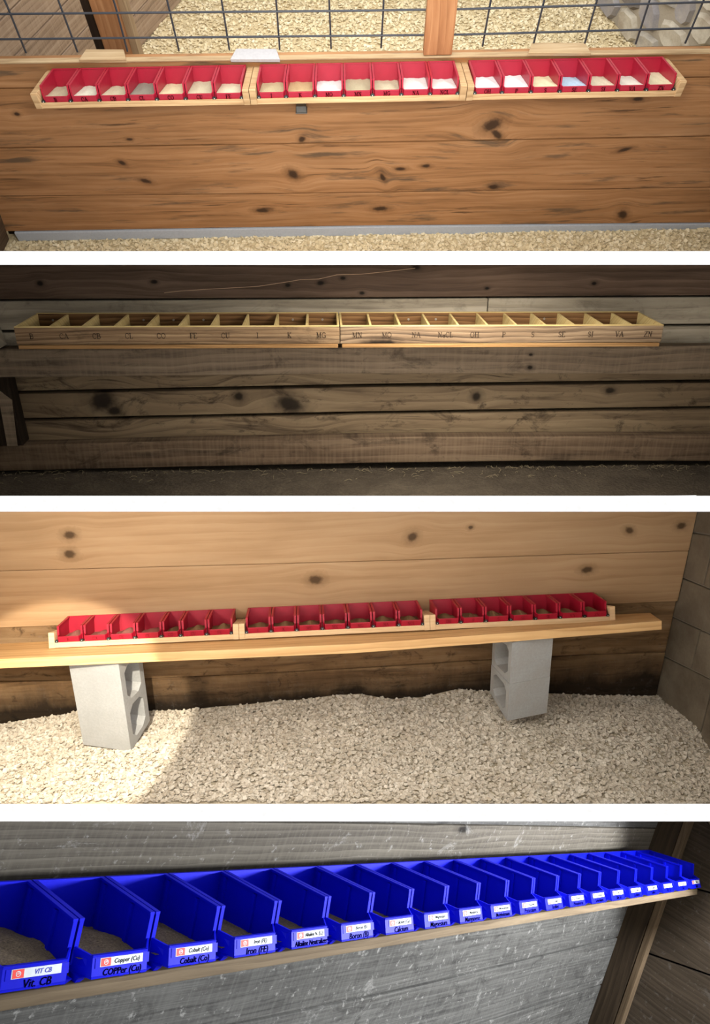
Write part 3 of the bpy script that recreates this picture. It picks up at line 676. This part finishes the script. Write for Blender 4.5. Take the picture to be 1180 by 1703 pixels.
# lower beam
LK = [(x, z) for x, z in line(2, [(0, 741), (250, 734.5), (590, 727.5), (900, 725.5), (1180, 724.7)], -.008)]
LL = line(2, [(0, 784), (250, 778), (590, 771), (900, 766.7), (1180, 767.5)], -.008)
plank(LK, LL, -.008, .032, XL, XR, M['w2e'], w, name='beam_board', gap=0, n=14, bevel=.004)
M['w2f'] = wood('dark_post', srgb(20, 16, 12), srgb(40, 32, 24), srgb(58, 46, 36), ax='z', rough=.9, spec=.05, gain=.55)  # plain very dark wood for the left upright
MB().slab([(-.905, -.022, -.31), (-.878, -.022, -.31), (-.868, -.022, -.18), (-.900, -.022, -.15)][::-1], .012).build('brace', M['w2c'], w)
# left post under the ledge
o = MB().hexa([(-1.0, -.02, -.31), (-.862, -.02, -.31), (-.862, .03, -.31), (-1.0, .03, -.31), (-1.0, -.02, -.115), (-.868, -.02, -.115), (-.868, .03, -.115), (-1.0, .03, -.115)]).build('support_block', M['w2f'], None, S, bevel=.004); tag(o, 'dark upright block under the ledge at the left end', 'block')
a = at(2, 12, 560, 'y', .01); 
o = MB().hexa([(-1.0, -.05, -.038), (a.x-.004, -.05, -.038), (a.x, .003, -.038), (-1.0, .003, -.038), (-1.0, -.05, .10), (a.x-.03, -.05, .10), (a.x-.026, .003, .10), (-1.0, .003, .10)]).build('support_block', M['w2b'], None, S, bevel=.002); tag(o, 'pale board end standing on the ledge left of the boxes', 'block')
M['dirt2'] = ground('dirt_floor', srgb(38, 33, 27), srgb(64, 57, 47), srgb(80, 72, 60), 110)
FZ2 = at(2, 590, 772, 'y', .0).z-.016
ground_mesh('floor', S, -1.2, 1.3, at(2, 590, 830, 'z', FZ2).y, .06, 60, 12, lambda x, y: FZ2+bumps(x, y, .0012)-.008*max(0, -.5-x), M['dirt2'], 'dusty dirt floor below the beam, second scene')
mb = MB(); rs = random.Random(11)
for _ in range(230):
    x, y = rs.uniform(-1.0, 1.1), (rs.uniform(-.09, .0) if rs.random() < .35 else -abs(rs.gauss(0, .012))-.005); a = rs.uniform(0, 3.14); l = rs.choice((.008, .012, .02, .03)); c = rs.uniform(-.3, .3)
    P = []
    for k in range(4):
        s = k/3; P.append((x+math.cos(a+c*s)*l*s, y+math.sin(a+c*s)*l*s*.7, FZ2+.003+.006*math.sin(3.1*s)*rs.random()))
    mb.tube(P, .0006, 4)
o = mb.build('straw_bits', flat('straw', srgb(104, 94, 72), .8), None, S); tag(o, 'wisps of straw scattered along the dirt floor under the beam', 'straw', None, 'stuff')

# divided boxes
M['boxface'] = wood('weathered_front', srgb(52, 38, 26), srgb(134, 108, 80), srgb(172, 146, 112), [], along=1.4, across=42, streak=.9, ring=.5, stain=srgb(62, 48, 36), stain_amt=.6, rough=.85, bump=.5, spec=.1, blotch=.4, gain=.52)
M['boxface2'] = wood('weathered_front_grey', srgb(46, 36, 28), srgb(130, 108, 84), srgb(168, 146, 118), [(.10, -.002, .02, 4, 0)], along=1.2, across=42, streak=.9, ring=.6, stain=srgb(70, 66, 66), stain_amt=.6, rough=.85, bump=.5, spec=.1, seed=3.0, gain=.52)
M['boxback'] = wood('box_back', srgb(52, 34, 22), srgb(126, 92, 58), srgb(160, 122, 80), along=3, across=34, streak=.7, ring=.8, rough=.8, spec=.1, gain=.52)
M['cut'] = wood('fresh_cut_wood', srgb(160, 130, 78), srgb(202, 178, 120), srgb(224, 204, 150), along=3, across=40, streak=.4, rough=.75, spec=.15, gain=.62)
M['boxbase'] = wood('box_base', srgb(104, 74, 44), srgb(150, 114, 72), srgb(172, 138, 94), along=2, across=60, streak=.6, rough=.8, spec=.1, gain=.52)
pb, hb, db, bb, ins, eb = .07595, .04277, .1607, .00936, .93295, .00557
def divided_box(x0, n, pitch, names, face, label, seed):
    L = n*pitch+2*eb
    r = empty('divided_box', S @ T(x0, 0, 0), label, 'box', 'divided wooden boxes on the barn wall')
    t = .008
    MB().box(.0, L, -db, -db+t, 0, hb-.0015).build('front_board', face, r, bevel=.0012)
    MB().box(.0005, L-.0005, -db-.0002, -db+t, hb-.0015, hb+.0003).build('front_edge', M['cut'], r)
    MB().box(.001, L-.001, -.007, 0, 0, hb).build('back_board', M['boxback'], r, bevel=.0008)
    MB().box(.001, L-.001, -.0068, .0002, hb, hb+.0012).build('back_edge', M['cut'], r)
    MB().box(.004, L-.004, -db-.004, .002, -bb, -.0004).build('base_board', M['boxbase'], r, bevel=.0015)
    rs = random.Random(seed)
    for k in range(n+1):
        x = eb/2+k*(L-eb)/n
        hgt = hb-(.0004 if k in (0, n) else .002)
        MB().hexa([(x-eb/2+.0002, -db+t, 0), (x+eb/2-.0002, -db+t, 0), (x+eb/2-.0002, -.007, 0), (x-eb/2+.0002, -.007, 0), (x-eb/2+.0002, -db+t, hgt), (x+eb/2-.0002, -db+t, hgt), (x+eb/2-.0002, -.007, hgt), (x-eb/2+.0002, -.007, hgt)]).build('end_board' if k in (0, n) else 'divider', M['cut'], r)
        if k < n:
            letters(names[k], .0125, (x+pitch*.52-(.004 if seed == 1 else -.002), -db-.0002, .0145), (1, 0, 0), (0, 0, 1), (0, -1, 0), 1.0).build('lettering', M['burn'], r)
            if rs.random() < .5: MB().tube([(x+pitch*.5, -.0072, hb*.62), (x+pitch*.5, -.009, hb*.62)], .0028, 8).build('screw', M['screw'], r)
    return r
divided_box(-(10*pb+2*eb), 10, pb, ['B', 'CA', 'CB', 'CL', 'CO', 'FE', 'CU', 'I', 'K', 'MG'], M['boxface'], 'left wooden divided box with fronts marked B to MG', 1)
divided_box(.0016, 11, pb*ins, ['MN', 'MO', 'NA', 'NaCL', 'OH', 'P', 'S', 'SE', 'SI', 'VA', 'ZN'], M['boxface2'], 'right wooden divided box with fronts marked MN to ZN', 2)

# ================================================================== STALL 3: bench board on concrete blocks with three trays of red bins
S = ROOM[3]['S']; B = ROOM[3]['B']
K3 = [kn(3, *k) for k in ((112, 896, .020, 1.3), (112, 928, .022, 1.2), (525, 971, .024, 1.4), (687, 899, .022, 1.2, .8), (785, 883, .010, 1.1), (1051, 888, .016, 1.4, -.6), (1138, 880, .018, 1.3), (980, 954, .018, 1.6))]
M['oak3'] = wood('cedar_boards', srgb(158, 122, 84), srgb(186, 151, 112), srgb(200, 168, 130), K3, along=.6, across=10, ring=.22, streak=.22, kscale=1.0, rough=.6, bump=.1, vary=.1)
M['low3'] = wood('stained_lower_boards', srgb(60, 44, 30), srgb(138, 108, 76), srgb(176, 146, 110), [], along=.8, across=8, ring=.15, streak=.2, stain=srgb(50, 40, 30), stain_amt=.5, blotch=.6, grime=(-.44, -.26, .22), rough=.95, vary=.8, speck=.10, spec=.08)
WY3 = .032
w = empty('wall_back', S, 'wall of clean golden boards behind the bench, third scene', None, None, 'structure')
Q0 = line(3, [(0, 846), (590, 846), (1180, 846)], WY3); Q1 = line(3, [(0, 950), (590, 934.5), (1140, 916.5)], WY3)
Q2 = line(3, [(0, 1045), (590, 1022), (1122, 1001)], WY3); Q3 = line(3, [(0, 1134), (250, 1130), (590, 1112), (900, 1092), (1115, 1085)], WY3+.012)
XL, XR = -1.75, 1.552
plank(Q0, Q1, WY3, WY3+.04, XL, XR, M['oak3'], w, gap=.003); plank(Q1, Q2, WY3+.001, WY3+.04, XL, XR, M['oak3'], w, gap=.003)
plank(Q2, Q3, WY3+.014, WY3+.05, XL, XR, M['low3'], w, gap=.003); plank(Q3, [(x, -.75) for x, z in Q3], WY3+.012, WY3+.05, XL, XR, M['low3'], w, gap=.003)
# right wall of concrete blocks
M['blk3'] = concrete('dirty_block', srgb(122, 110, 92), .8, .6, srgb(80, 68, 54))
w = empty('wall_right', S @ T(1.556, 0, 0), 'dark stained concrete block wall at the right of the bench', None, None, 'structure')
def yz_line(pts, x=1.556):
    q = [at(3, px, py, 'x', x) for px, py in pts]; (a, b) = q[0], q[-1]; k = (b.z-a.z)/(b.y-a.y)
    return lambda y: a.z+k*(y-a.y)
rows = [lambda y: .62, yz_line([(1134, 961), (1180, 980)]), yz_line([(1119, 1027), (1180, 1055)]), yz_line([(1112, 1096), (1180, 1130)]), lambda y: -.75]
rows.insert(1, lambda y: rows_top(y)); rows_top = yz_line([(1148, 885), (1180, 890)])
offs = [-.30, -.12, -.33, -.17, -.34]
for i in range(len(rows)-1):
    cuts = [.08, offs[i], offs[i]-.38, offs[i]-.76]
    for a, b in zip(cuts[:-1], cuts[1:]):
        a2, b2 = a-.004, b+.004; g = .004
        mb = MB().hexa([(0, b2, rows[i+1](b2)+g), (.12, b2, rows[i+1](b2)+g), (.12, a2, rows[i+1](a2)+g), (0, a2, rows[i+1](a2)+g), (0, b2, rows[i](b2)-g), (.12, b2, rows[i](b2)-g), (.12, a2, rows[i](a2)-g), (0, a2, rows[i](a2)-g)])
        mb.build('block', M['blk3'], w, bevel=.004)
MB().box(.012, .13, -1.1, .085, -.75, .62).build('mortar_bed', concrete('dirty_mortar', srgb(150, 140, 124), 1, .2), w)
# bench board (tilts a little, as the photo shows)
sdep = .3063
M['bench'] = wood('bench_board', srgb(176, 128, 78), srgb(214, 170, 114), srgb(232, 196, 142), [(1.1, -.03+-.233*.8, .010, 2.5, 0)], along=.8, across=14, ring=.4, streak=.2, rough=.5)
bt = [(-1.75, -.021), (-1.29, -.023), (-.6, -.028), (.071, -.032), (.7, -.017), (1.314, .002)]
M4 = B.copy(); r = empty('bench_board', M4, 'long golden bench board resting on concrete blocks', 'board')
V = []; F = []
for x, z in bt:
    kx = x
    for y, zz in ((-sdep, z-.0365), (-sdep, z), (-.02, -.0215), (-.02, -.058)): V.append((kx if not (x == bt[-1][0] and y > -.1) else 1.40, y, zz))
for i in range(len(bt)-1):
    for j in range(4): F.append((4*i+j, 4*i+4+j, 4*i+4+(j+1) % 4, 4*i+(j+1) % 4))
F.append((0, 1, 2, 3)); F.append(tuple(4*(len(bt)-1)+j for j in (3, 2, 1, 0)))
MB().add(V, F).build('plank', M['bench'], r, bevel=.002)
# trays
d3, h3, zf3 = .1457, .0741, .0591
proto3 = make_bin('storage_bin', w_-.004, d3, h3, zf3, .1665, .172, .0235, .010, M['red3'], rim=.008)
protn = make_bin('storage_bin', .0776-.004, d3, h3, zf3, .1665, .172, .0235, .010, M['red3'], rim=.008)
widths = [[w_]*4+[.0776]+[w_]*2, [w_]*7, [w_]*7]; gap3 = .05029
starts = [-3.5*w_-gap3-sum(widths[0]), -3.5*w_, 3.5*w_+gap3]
M['mix3'] = powder('brown_mix', srgb(140, 112, 80)); M['mix3r'] = powder('pinkish_mix', srgb(172, 112, 100))
first = firstn = True; BN = [list('BCDEFGH')]
L3 = [['B', 'CA', 'CB', 'CL', 'CO', 'CU', 'FE'], ['I', 'K', 'MO', 'MN', 'MG', 'NA', 'NCL'], ['OH', 'P', 'S', 'SE', 'SI', 'VA', 'ZN']]
for t in range(3):
    tw = sum(widths[t]); cum = [sum(widths[t][:i]) for i in range(8)]
    tray('bin_tray', B @ T(starts[t], 0, 0), tw, gap3/2-.0005, 0, .03, .0444, .1743, .1710, M['pine3'], '%s pale tray of dark red bins on the golden bench board' % tn[t], 'pale trays on the bench board', base=.019,
         bolts=[c+(.006 if i == 0 else (-.006 if i == 7 else 0)) for i, c in enumerate(cum)], rail=.002)
    for i in range(7):
        ww = widths[t][i]; Mx = B @ T(starts[t]+cum[i]+ww/2, 0, .001)
        if ww < .1:
            o = protn; o.matrix_world = Mx
            tag(o, 'narrow dark red bin, fifth in the left tray on the bench', 'bin', 'dark red bins on the bench')
        else:
            if first: o = proto3; o.matrix_world = Mx; first = False
            else: o = copy_tree(proto3, Mx)
            tag(o, '%s dark red bin from the left in the %s tray on the bench' % (ORD[i], tn[t]), 'bin', 'dark red bins on the bench')
        letters(L3[t][i], .0125, (0, -.1685-.0016, .006), (1, 0, 0), (0, -.0055, .0235), (0, -1, -.2), .8).build('lettering', M['reddark'], o)
        rs = random.Random(t*10+i); hh = rs.uniform(.016, .024); cx = rs.uniform(.45, .6)
        heap(Mx, ww-.012, -.155, -.006, lambda u, v, hh=hh, cx=cx: .006+hh*math.exp(-((u-cx)/.30)**2-((v-.5)/.45)**2), M['mix3r'] if (t == 0 and i < 4) else M['mix3'], 'low heap of mineral mix in the %s dark red bin of the %s tray on the bench' % (ORD[i], tn[t]), 'mineral heaps in the bench bins', seed=t*7+i, name='mineral_mix')
# concrete blocks
M['cb'] = concrete('concrete_block_light', srgb(178, 178, 175), 1.0, .6); M['cb2'] = concrete('concrete_block_grey', srgb(168, 168, 164), 1.0, .6, srgb(176, 168, 156))
def cored_block(name, Mx, W_, D_, H_, cores, mat, label, group, web=.03, s0=0.0, s1=.42):
    """hollow block: the two cores run along x (through the side faces); W_ along x, D_ depth, H_ height"""
    ys = [0, web, D_-web, D_]; zs = [0]; hh = (H_-web*(cores+1))/cores
    for c in range(cores): zs += [zs[-1]+web, zs[-1]+web+hh]
    zs.append(H_); mb = MB()
    ch = web*.9
    for j in range(len(zs)-1):
        solid = (j % 2 == 0)
        for i in range(3):
            if i == 1 and not solid: continue
            mb.box(0, W_, ys[i], ys[i+1], zs[j], zs[j+1])
        if not solid:
            for (yy, sy) in ((web, 1), (D_-web, -1)):
                for (zz, sz) in ((zs[j], 1), (zs[j+1], -1)):
                    q = [(yy, zz), (yy+sy*ch, zz), (yy, zz+sz*ch)]
                    mb.prism(q if sy*sz > 0 else q[::-1], 0.0, W_)
    mb.v = [(x, y, z-y*(s0+(s1-s0)*z/H_)) for x, y, z in mb.v]
    o = mb.build(name, mat, None, Mx, weld=False); return tag(o, label, 'block', group)
# left block stands on end; front face corners read from the photograph on the block's front plane
yb = -.285
def bl(px, py): return at(3, px, py, 'y', yb)
a, b, c, d = bl(115, 1106), bl(202, 1103), bl(147, 1255), bl(218, 1250)
def lean_block(nm, a, b, c, d, depth, cores, mat, label, group, web, yaw=0.0, s0=0.0, s1=.42):
    xa = (b-a); W_ = ((b-a).length+(d-c).length)/2*(1.14 if yaw < 0 else 1.03); up = ((a+b)/2-(c+d)/2); H_ = up.length; up.normalize()
    x = ((b-a).normalized()+(d-c).normalized()).normalized(); x = (x-up*x.dot(up)).normalized(); y = up.cross(x)
    Mx = Matrix((x, y, up)).transposed().to_4x4(); Mx.translation = (d-x*W_) if yaw < 0 else c
    Mx = Mx @ T(W_ if yaw < 0 else 0, 0, 0) @ Matrix.Rotation(yaw, 4, 'Z') @ T(-W_ if yaw < 0 else 0, 0, 0)
    return cored_block(nm, S @ Mx, W_, depth, H_, cores, mat, label, group, web, s0, s1), Mx, W_, H_
lean_block('concrete_block', a, b, c, d, .19, 2, M['cb'], 'large pale concrete block standing on end under the left of the bench', 'concrete blocks under the bench', .034, R(-14))
a, b, c, d = bl(852, 1069), bl(922, 1065), bl(843, 1199), bl(911, 1196)
m1, m2 = a+(c-a)*.515, b+(d-b)*.515
lean_block('concrete_block', a, b, m1, m2, .19, 1, M['cb2'], 'upper grey half block under the right of the bench', 'concrete blocks under the bench', .028, R(9), .21, .42)
lean_block('concrete_block', m1-Vector((0, 0, .002)), m2-Vector((0, 0, .002)), c, d, .19, 1, M['cb2'], 'lower grey half block standing in the shavings', 'concrete blocks under the bench', .028, R(9), 0, .21)
# bedding
M['shav3'] = flakes_mat('shavings_bench', srgb(190, 177, 156), srgb(210, 199, 180), srgb(228, 219, 202))  # pale flake colours, one palette for the whole floor
M['bed3'] = ground('bedding_trodden', srgb(184, 168, 142), srgb(200, 186, 160), srgb(212, 200, 176), 40)
prof = [(at(3, px, py, 'y', WY3).x, at(3, px, py, 'y', WY3).z) for px, py in ((-60, 1215), (0, 1207), (130, 1185), (250, 1186), (370, 1178), (500, 1166), (600, 1155), (650, 1166), (710, 1162), (760, 1150), (815, 1150), (930, 1158), (1040, 1160), (1110, 1158))]
prof.append((2.0, prof[-1][1]))
FB3 = at(3, 147, 1255, 'y', yb).z-.002
def fz3(x, y):
    zw = zat(prof, x); k = min(1, max(0, -y/.30)); zf0 = FB3-.02*max(0, x)
    return zw*(1-k)+zf0*k+bumps(x, y, .004, 1.0)-.035*max(0, (-y-.35))*1.0
ymin = at(3, 590, 1343, 'z', -.47).y-.22
_l = at(3, 0, 1343, 'z', FB3-.012); _r = at(3, 1180, 1343, 'z', FB3-.03)
def yfront(x): return _l.y+(_r.y-_l.y)*(x-_l.x)/(_r.x-_l.x)
g3 = ground_mesh('floor', S, -1.8, 1.75, 0, 1, 150, 44, None, M['bed3'], 'uneven floor of trodden wood shavings, third scene')
pts = []
for _ in range(34000):
    x = rng.uniform(-1.7, 1.6); y = rng.uniform(yfront(x)+.015, .03); pts.append((x, y, fz3(x, y)+.004+abs(rng.normal(0, .004))))
flakes('wood_shavings', S, pts, .0165, M['shav3'], 'curled wood shavings heaped around the concrete blocks, third scene', 9, .24)

# ================================================================== STALL 4: grey wall with twenty blue bins on a narrow shelf
S = ROOM[4]['S']; B = ROOM[4]['B']
wy = .0896
K4 = [kn(4, 757, 1417, .020, 2.5, 0, wy), kn(4, 700, 1405, .016, 3, 0, wy)]
M['grey4'] = wood('grey_barn_boards', srgb(44, 44, 44), srgb(88, 88, 86), srgb(120, 120, 117), [], along=1.2, across=34, streak=.8, ring=.25, saw=.35, stain=srgb(50, 48, 46), stain_amt=.5, speck=.45, blotch=.5, warp_amt=.02, rough=.85, bump=.5, spec=.15, gain=.50)
M['grey4b'] = wood('brown_grey_barn_board', srgb(62, 58, 52), srgb(98, 93, 84), srgb(126, 121, 110), K4, along=.9, across=22, streak=.6, ring=.6, saw=.35, speck=.4, warp_amt=.03, rough=.85, bump=.5, spec=.15, gain=.50)
w = empty('wall_back', S, 'grey weathered board wall with white specks behind the blue bins', None, None, 'structure')
XL, XR = -1.62, 1.505
MB().box(1.40, 1.60, wy+.036, wy+.05, -1.0, .13).build('dark_backing', M['ink'], w)  # black sheet put in for the dark gap beside the post
R0 = line(4, [(0, 1357), (590, 1357), (1140, 1357)], wy, 1.3)
R1 = line(4, [(590, 1369), (815, 1372.5), (1092, 1377.5)], wy, 1.3)
R2 = line(4, [(435, 1695), (590, 1664), (715, 1635), (1025, 1560)], wy, 1.3); R3 = line(4, [(805, 1700), (1000, 1637.5)], wy, 1.6)
Rm = [(-3, -.09), (3, -.09)]
plank(R0, R1, wy, wy+.035, XL, XR, M['grey4'], w); plank(R1, Rm, wy, wy+.035, XL, XR, M['grey4b'], w)
plank(Rm, R2, wy+.002, wy+.035, XL, XR, M['grey4'], w); plank(R2, R3, wy, wy+.035, XL, XR, M['grey4'], w)
plank(R3, [(-3, -1.0), (3, -1.0)], wy, wy+.035, XL, XR, M['grey4'], w)
# corner post and dark side wall
M['post4'] = wood('old_post', srgb(36, 29, 22), srgb(66, 55, 42), srgb(90, 77, 60), ax='z', along=1.4, across=22, streak=.6, rough=.9, spec=.1, gain=.50)
M['post4b'] = wood('post_edge', srgb(66, 54, 40), srgb(104, 88, 68), srgb(130, 112, 90), ax='z', along=2, across=30, streak=.6, rough=.9, spec=.1, gain=.50)
r = empty('corner_post', S @ T(1.51, 0, 0), 'old brown corner post with paler front edge beside the grey wall', 'post')
zt = [at(4, px, 1359, 'x', 1.51).z for px in (1085, 1136, 1148)]
MB().hexa([(.003,-.002,-1),(.05,-.002,-1),(.05,.118,-1),(.003,.118,-1),(.003,-.002,zt[1]),(.05,-.002,zt[1]),(.05,.118,zt[0]-.02),(.003,.118,zt[0]-.02)]).build('post_face', M['post4'], r, bevel=.003)
MB().box(.002, .046, -.032, -.004, -1.0, zt[1]).build('post_edge', M['post4b'], r, bevel=.003)  # front edge coloured paler than the side face
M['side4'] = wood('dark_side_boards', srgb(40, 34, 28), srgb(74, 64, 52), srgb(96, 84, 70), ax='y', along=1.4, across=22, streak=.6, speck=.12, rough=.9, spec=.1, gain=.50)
w = empty('wall_right', S @ T(1.60, 0, 0), 'dark side wall of brown boards beyond the corner post', None, None, 'structure')
def yz4(pts, x=1.60):
    q = [at(4, px, py, 'x', x) for px, py in pts]; (a, b) = q[0], q[-1]; k = (b.z-a.z)/(b.y-a.y)
    return lambda y: a.z+k*(y-a.y)
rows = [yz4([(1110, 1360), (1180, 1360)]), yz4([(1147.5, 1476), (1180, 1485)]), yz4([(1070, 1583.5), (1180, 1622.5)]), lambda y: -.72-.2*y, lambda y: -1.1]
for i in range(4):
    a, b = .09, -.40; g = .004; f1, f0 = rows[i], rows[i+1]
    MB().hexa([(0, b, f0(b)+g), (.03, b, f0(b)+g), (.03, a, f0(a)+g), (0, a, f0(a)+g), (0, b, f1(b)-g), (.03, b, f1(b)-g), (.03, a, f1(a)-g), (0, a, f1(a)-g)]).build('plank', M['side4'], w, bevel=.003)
MB().box(.018, .04, -.40, .13, -1.1, .12).build('dark_backing', M['ink'], w)  # black sheet added to darken the joints of the side boards
# shelf board
M['shelf4'] = wood('shelf_board', srgb(80, 66, 50), srgb(116, 101, 80), srgb(142, 126, 102), [(-.25, -.2*.8-.01, .012, 1.6, 0)], along=1.6, across=26, streak=.5, rough=.8, spec=.15, gain=.50)
o = MB().box(-1.62, 1.33, -.1965, .075, -.0328, -.0105).build('shelf_board', M['shelf4'], None, B, bevel=.002); tag(o, 'narrow raw wooden shelf under the row of blue bins', 'shelf')
# bins
w4, d4, h4, zf4 = .14, .17925, .08353, .07355
proto4 = make_bin('storage_bin', w4-.004, d4, h4, zf4, .2166, .2082, .0295, .019, M['blue'], t=.003, rim=.007, ribs=(.12, .66), feet=True)
N4 = [('VIT CB', 'Vit. CB'), ('Copper (Cu)', 'COPPer (Cu)'), ('Cobalt (Co)', 'Cobalt (Co)'), ('Iron (FE)', 'Iron (FE)'), ('Alkaline N. (LL)', 'Alkaline Neutralizer'), ('Boron (B)', 'Boron (B)'), ('Calcium (Ca)', 'Calcium'),
      ('Magnesium', 'Magnesium'), ('Manganese', 'Manganese'), ('Molybdenum', 'Molybdenum'), ('Potassium', 'Potassium'), ('Iodine', 'Iodine'), ('Phosphorus', 'Phosphorus'), ('Selenium', 'Selenium'),
      ('Silicon', 'Silicon'), ('Sodium', 'Sodium'), ('Sulfur', 'Sulfur'), ('Vit. A', 'Vit. A'), ('Zinc', 'Zinc'), ('Salt', 'Salt')]
nvec = Vector((0, -.0295, .0084)).normalized(); uzv = Vector((0, .0084, .0295)).normalized()
def on_front(zz, off):   # frame on the nose of a blue bin, zz = distance up from the bottom edge
    p = Vector((0, -.2166, 0))+uzv*zz+nvec*(off+.0002); x = Vector((1, 0, 0))
    Mx = Matrix((x, uzv, nvec)).transposed().to_4x4(); Mx.translation = p; return Mx
# which way the nose leans: bottom further out than the lip
M['mix4'] = powder('grey_brown_mix', srgb(112, 100, 80), srgb(68, 60, 48), sc=260)
for i in range(20):
    st, mk = N4[i]; Mx = B @ T((i-10)*w4, 0, 0)
    if i == 0: o = proto4; o.matrix_world = Mx
    else: o = copy_tree(proto4, Mx)
    plain = mk
    if i < 14: lab = 'blue bin marked %s in black marker on the narrow shelf' % plain
    else: lab = 'blue bin with an illegible sticker, %s from the right end of the shelf' % ('last' if i == 19 else ORD[19-i])
    tag(o, lab, 'bin', 'blue bins on the narrow shelf')
    if i < 6: hold = MB().box(-.044, .052, 0.0135, .0275, -.0004, .0006); hold.build('label_holder', M['blue'], o).matrix_local = on_front(0, 0)
    lb = MB().box(-.036, .040, .0150, .0270, .0004, .0010).build('label', M['paper'], o); lb.matrix_local = on_front(0, 0)
    lg = MB().box(-.0345, -.0175, .0156, .0264, .0009, .0013).build('logo', M['logo'], lb)
    rg = MB(); cx, cy = -.026, .021
    for k in range(12):
        a0, a1 = R(30*k), R(30*k+30)
        P = [(cx+math.cos(a)*rr, cy+math.sin(a)*rr*.9) for a, rr in ((a0, .0040), (a0, .0031), (a1, .0031), (a1, .0040))]
        rg.prism([(p[0], p[1]) for p in P], .0013, .0016, 'z')
    rg.box(cx-.0026, cx+.0026, cy-.0004, cy+.0005, .0013, .0016); rg.box(cx-.0004, cx+.0026, cy+.0012, cy+.0019, .0013, .0016)
    rg.build('logo_mark', M['paper'], lb)
    me = font_mesh(st, .0088, .25, .0001, .0002, .050); me.materials.append(M['bluepen'] if i == 0 else M['ink'])
    q = bpy.data.objects.new('label_writing', me); COL.objects.link(q); q.parent = lb; q.matrix_local = T(.011, .0208, .0012)
    me = font_mesh(mk, .0150 if len(mk) < 10 else .0125, .2, .0001, .0002, .090); me.materials.append(M['ink'])
    q = bpy.data.objects.new('marker_writing', me); COL.objects.link(q); q.parent = o; q.matrix_local = on_front(0, .0004) @ T(.004, .0068, 0)
    lvl = [.026, .021, .014, .011, .008, .006, .005][i] if i < 7 else .0045
    heap(Mx, w4-.012, -.195, -.006, lambda u, v, l=lvl: (l-.008*v)+(.10*l)*math.sin(6*u+3*v+i)-(l*.9)*max(0, u-.62)*1.6 + .25*l*math.exp(-((v-.55)/.2)**2), M['mix4'], ('grey brown mineral grit in the blue bin marked %s' % plain) if i < 14 else 'thin layer of grit in the %s blue bin from the right end' % ('last' if i == 19 else ORD[19-i]), 'mineral grit in the blue bins', seed=i, name='mineral_grit', cat='grit')
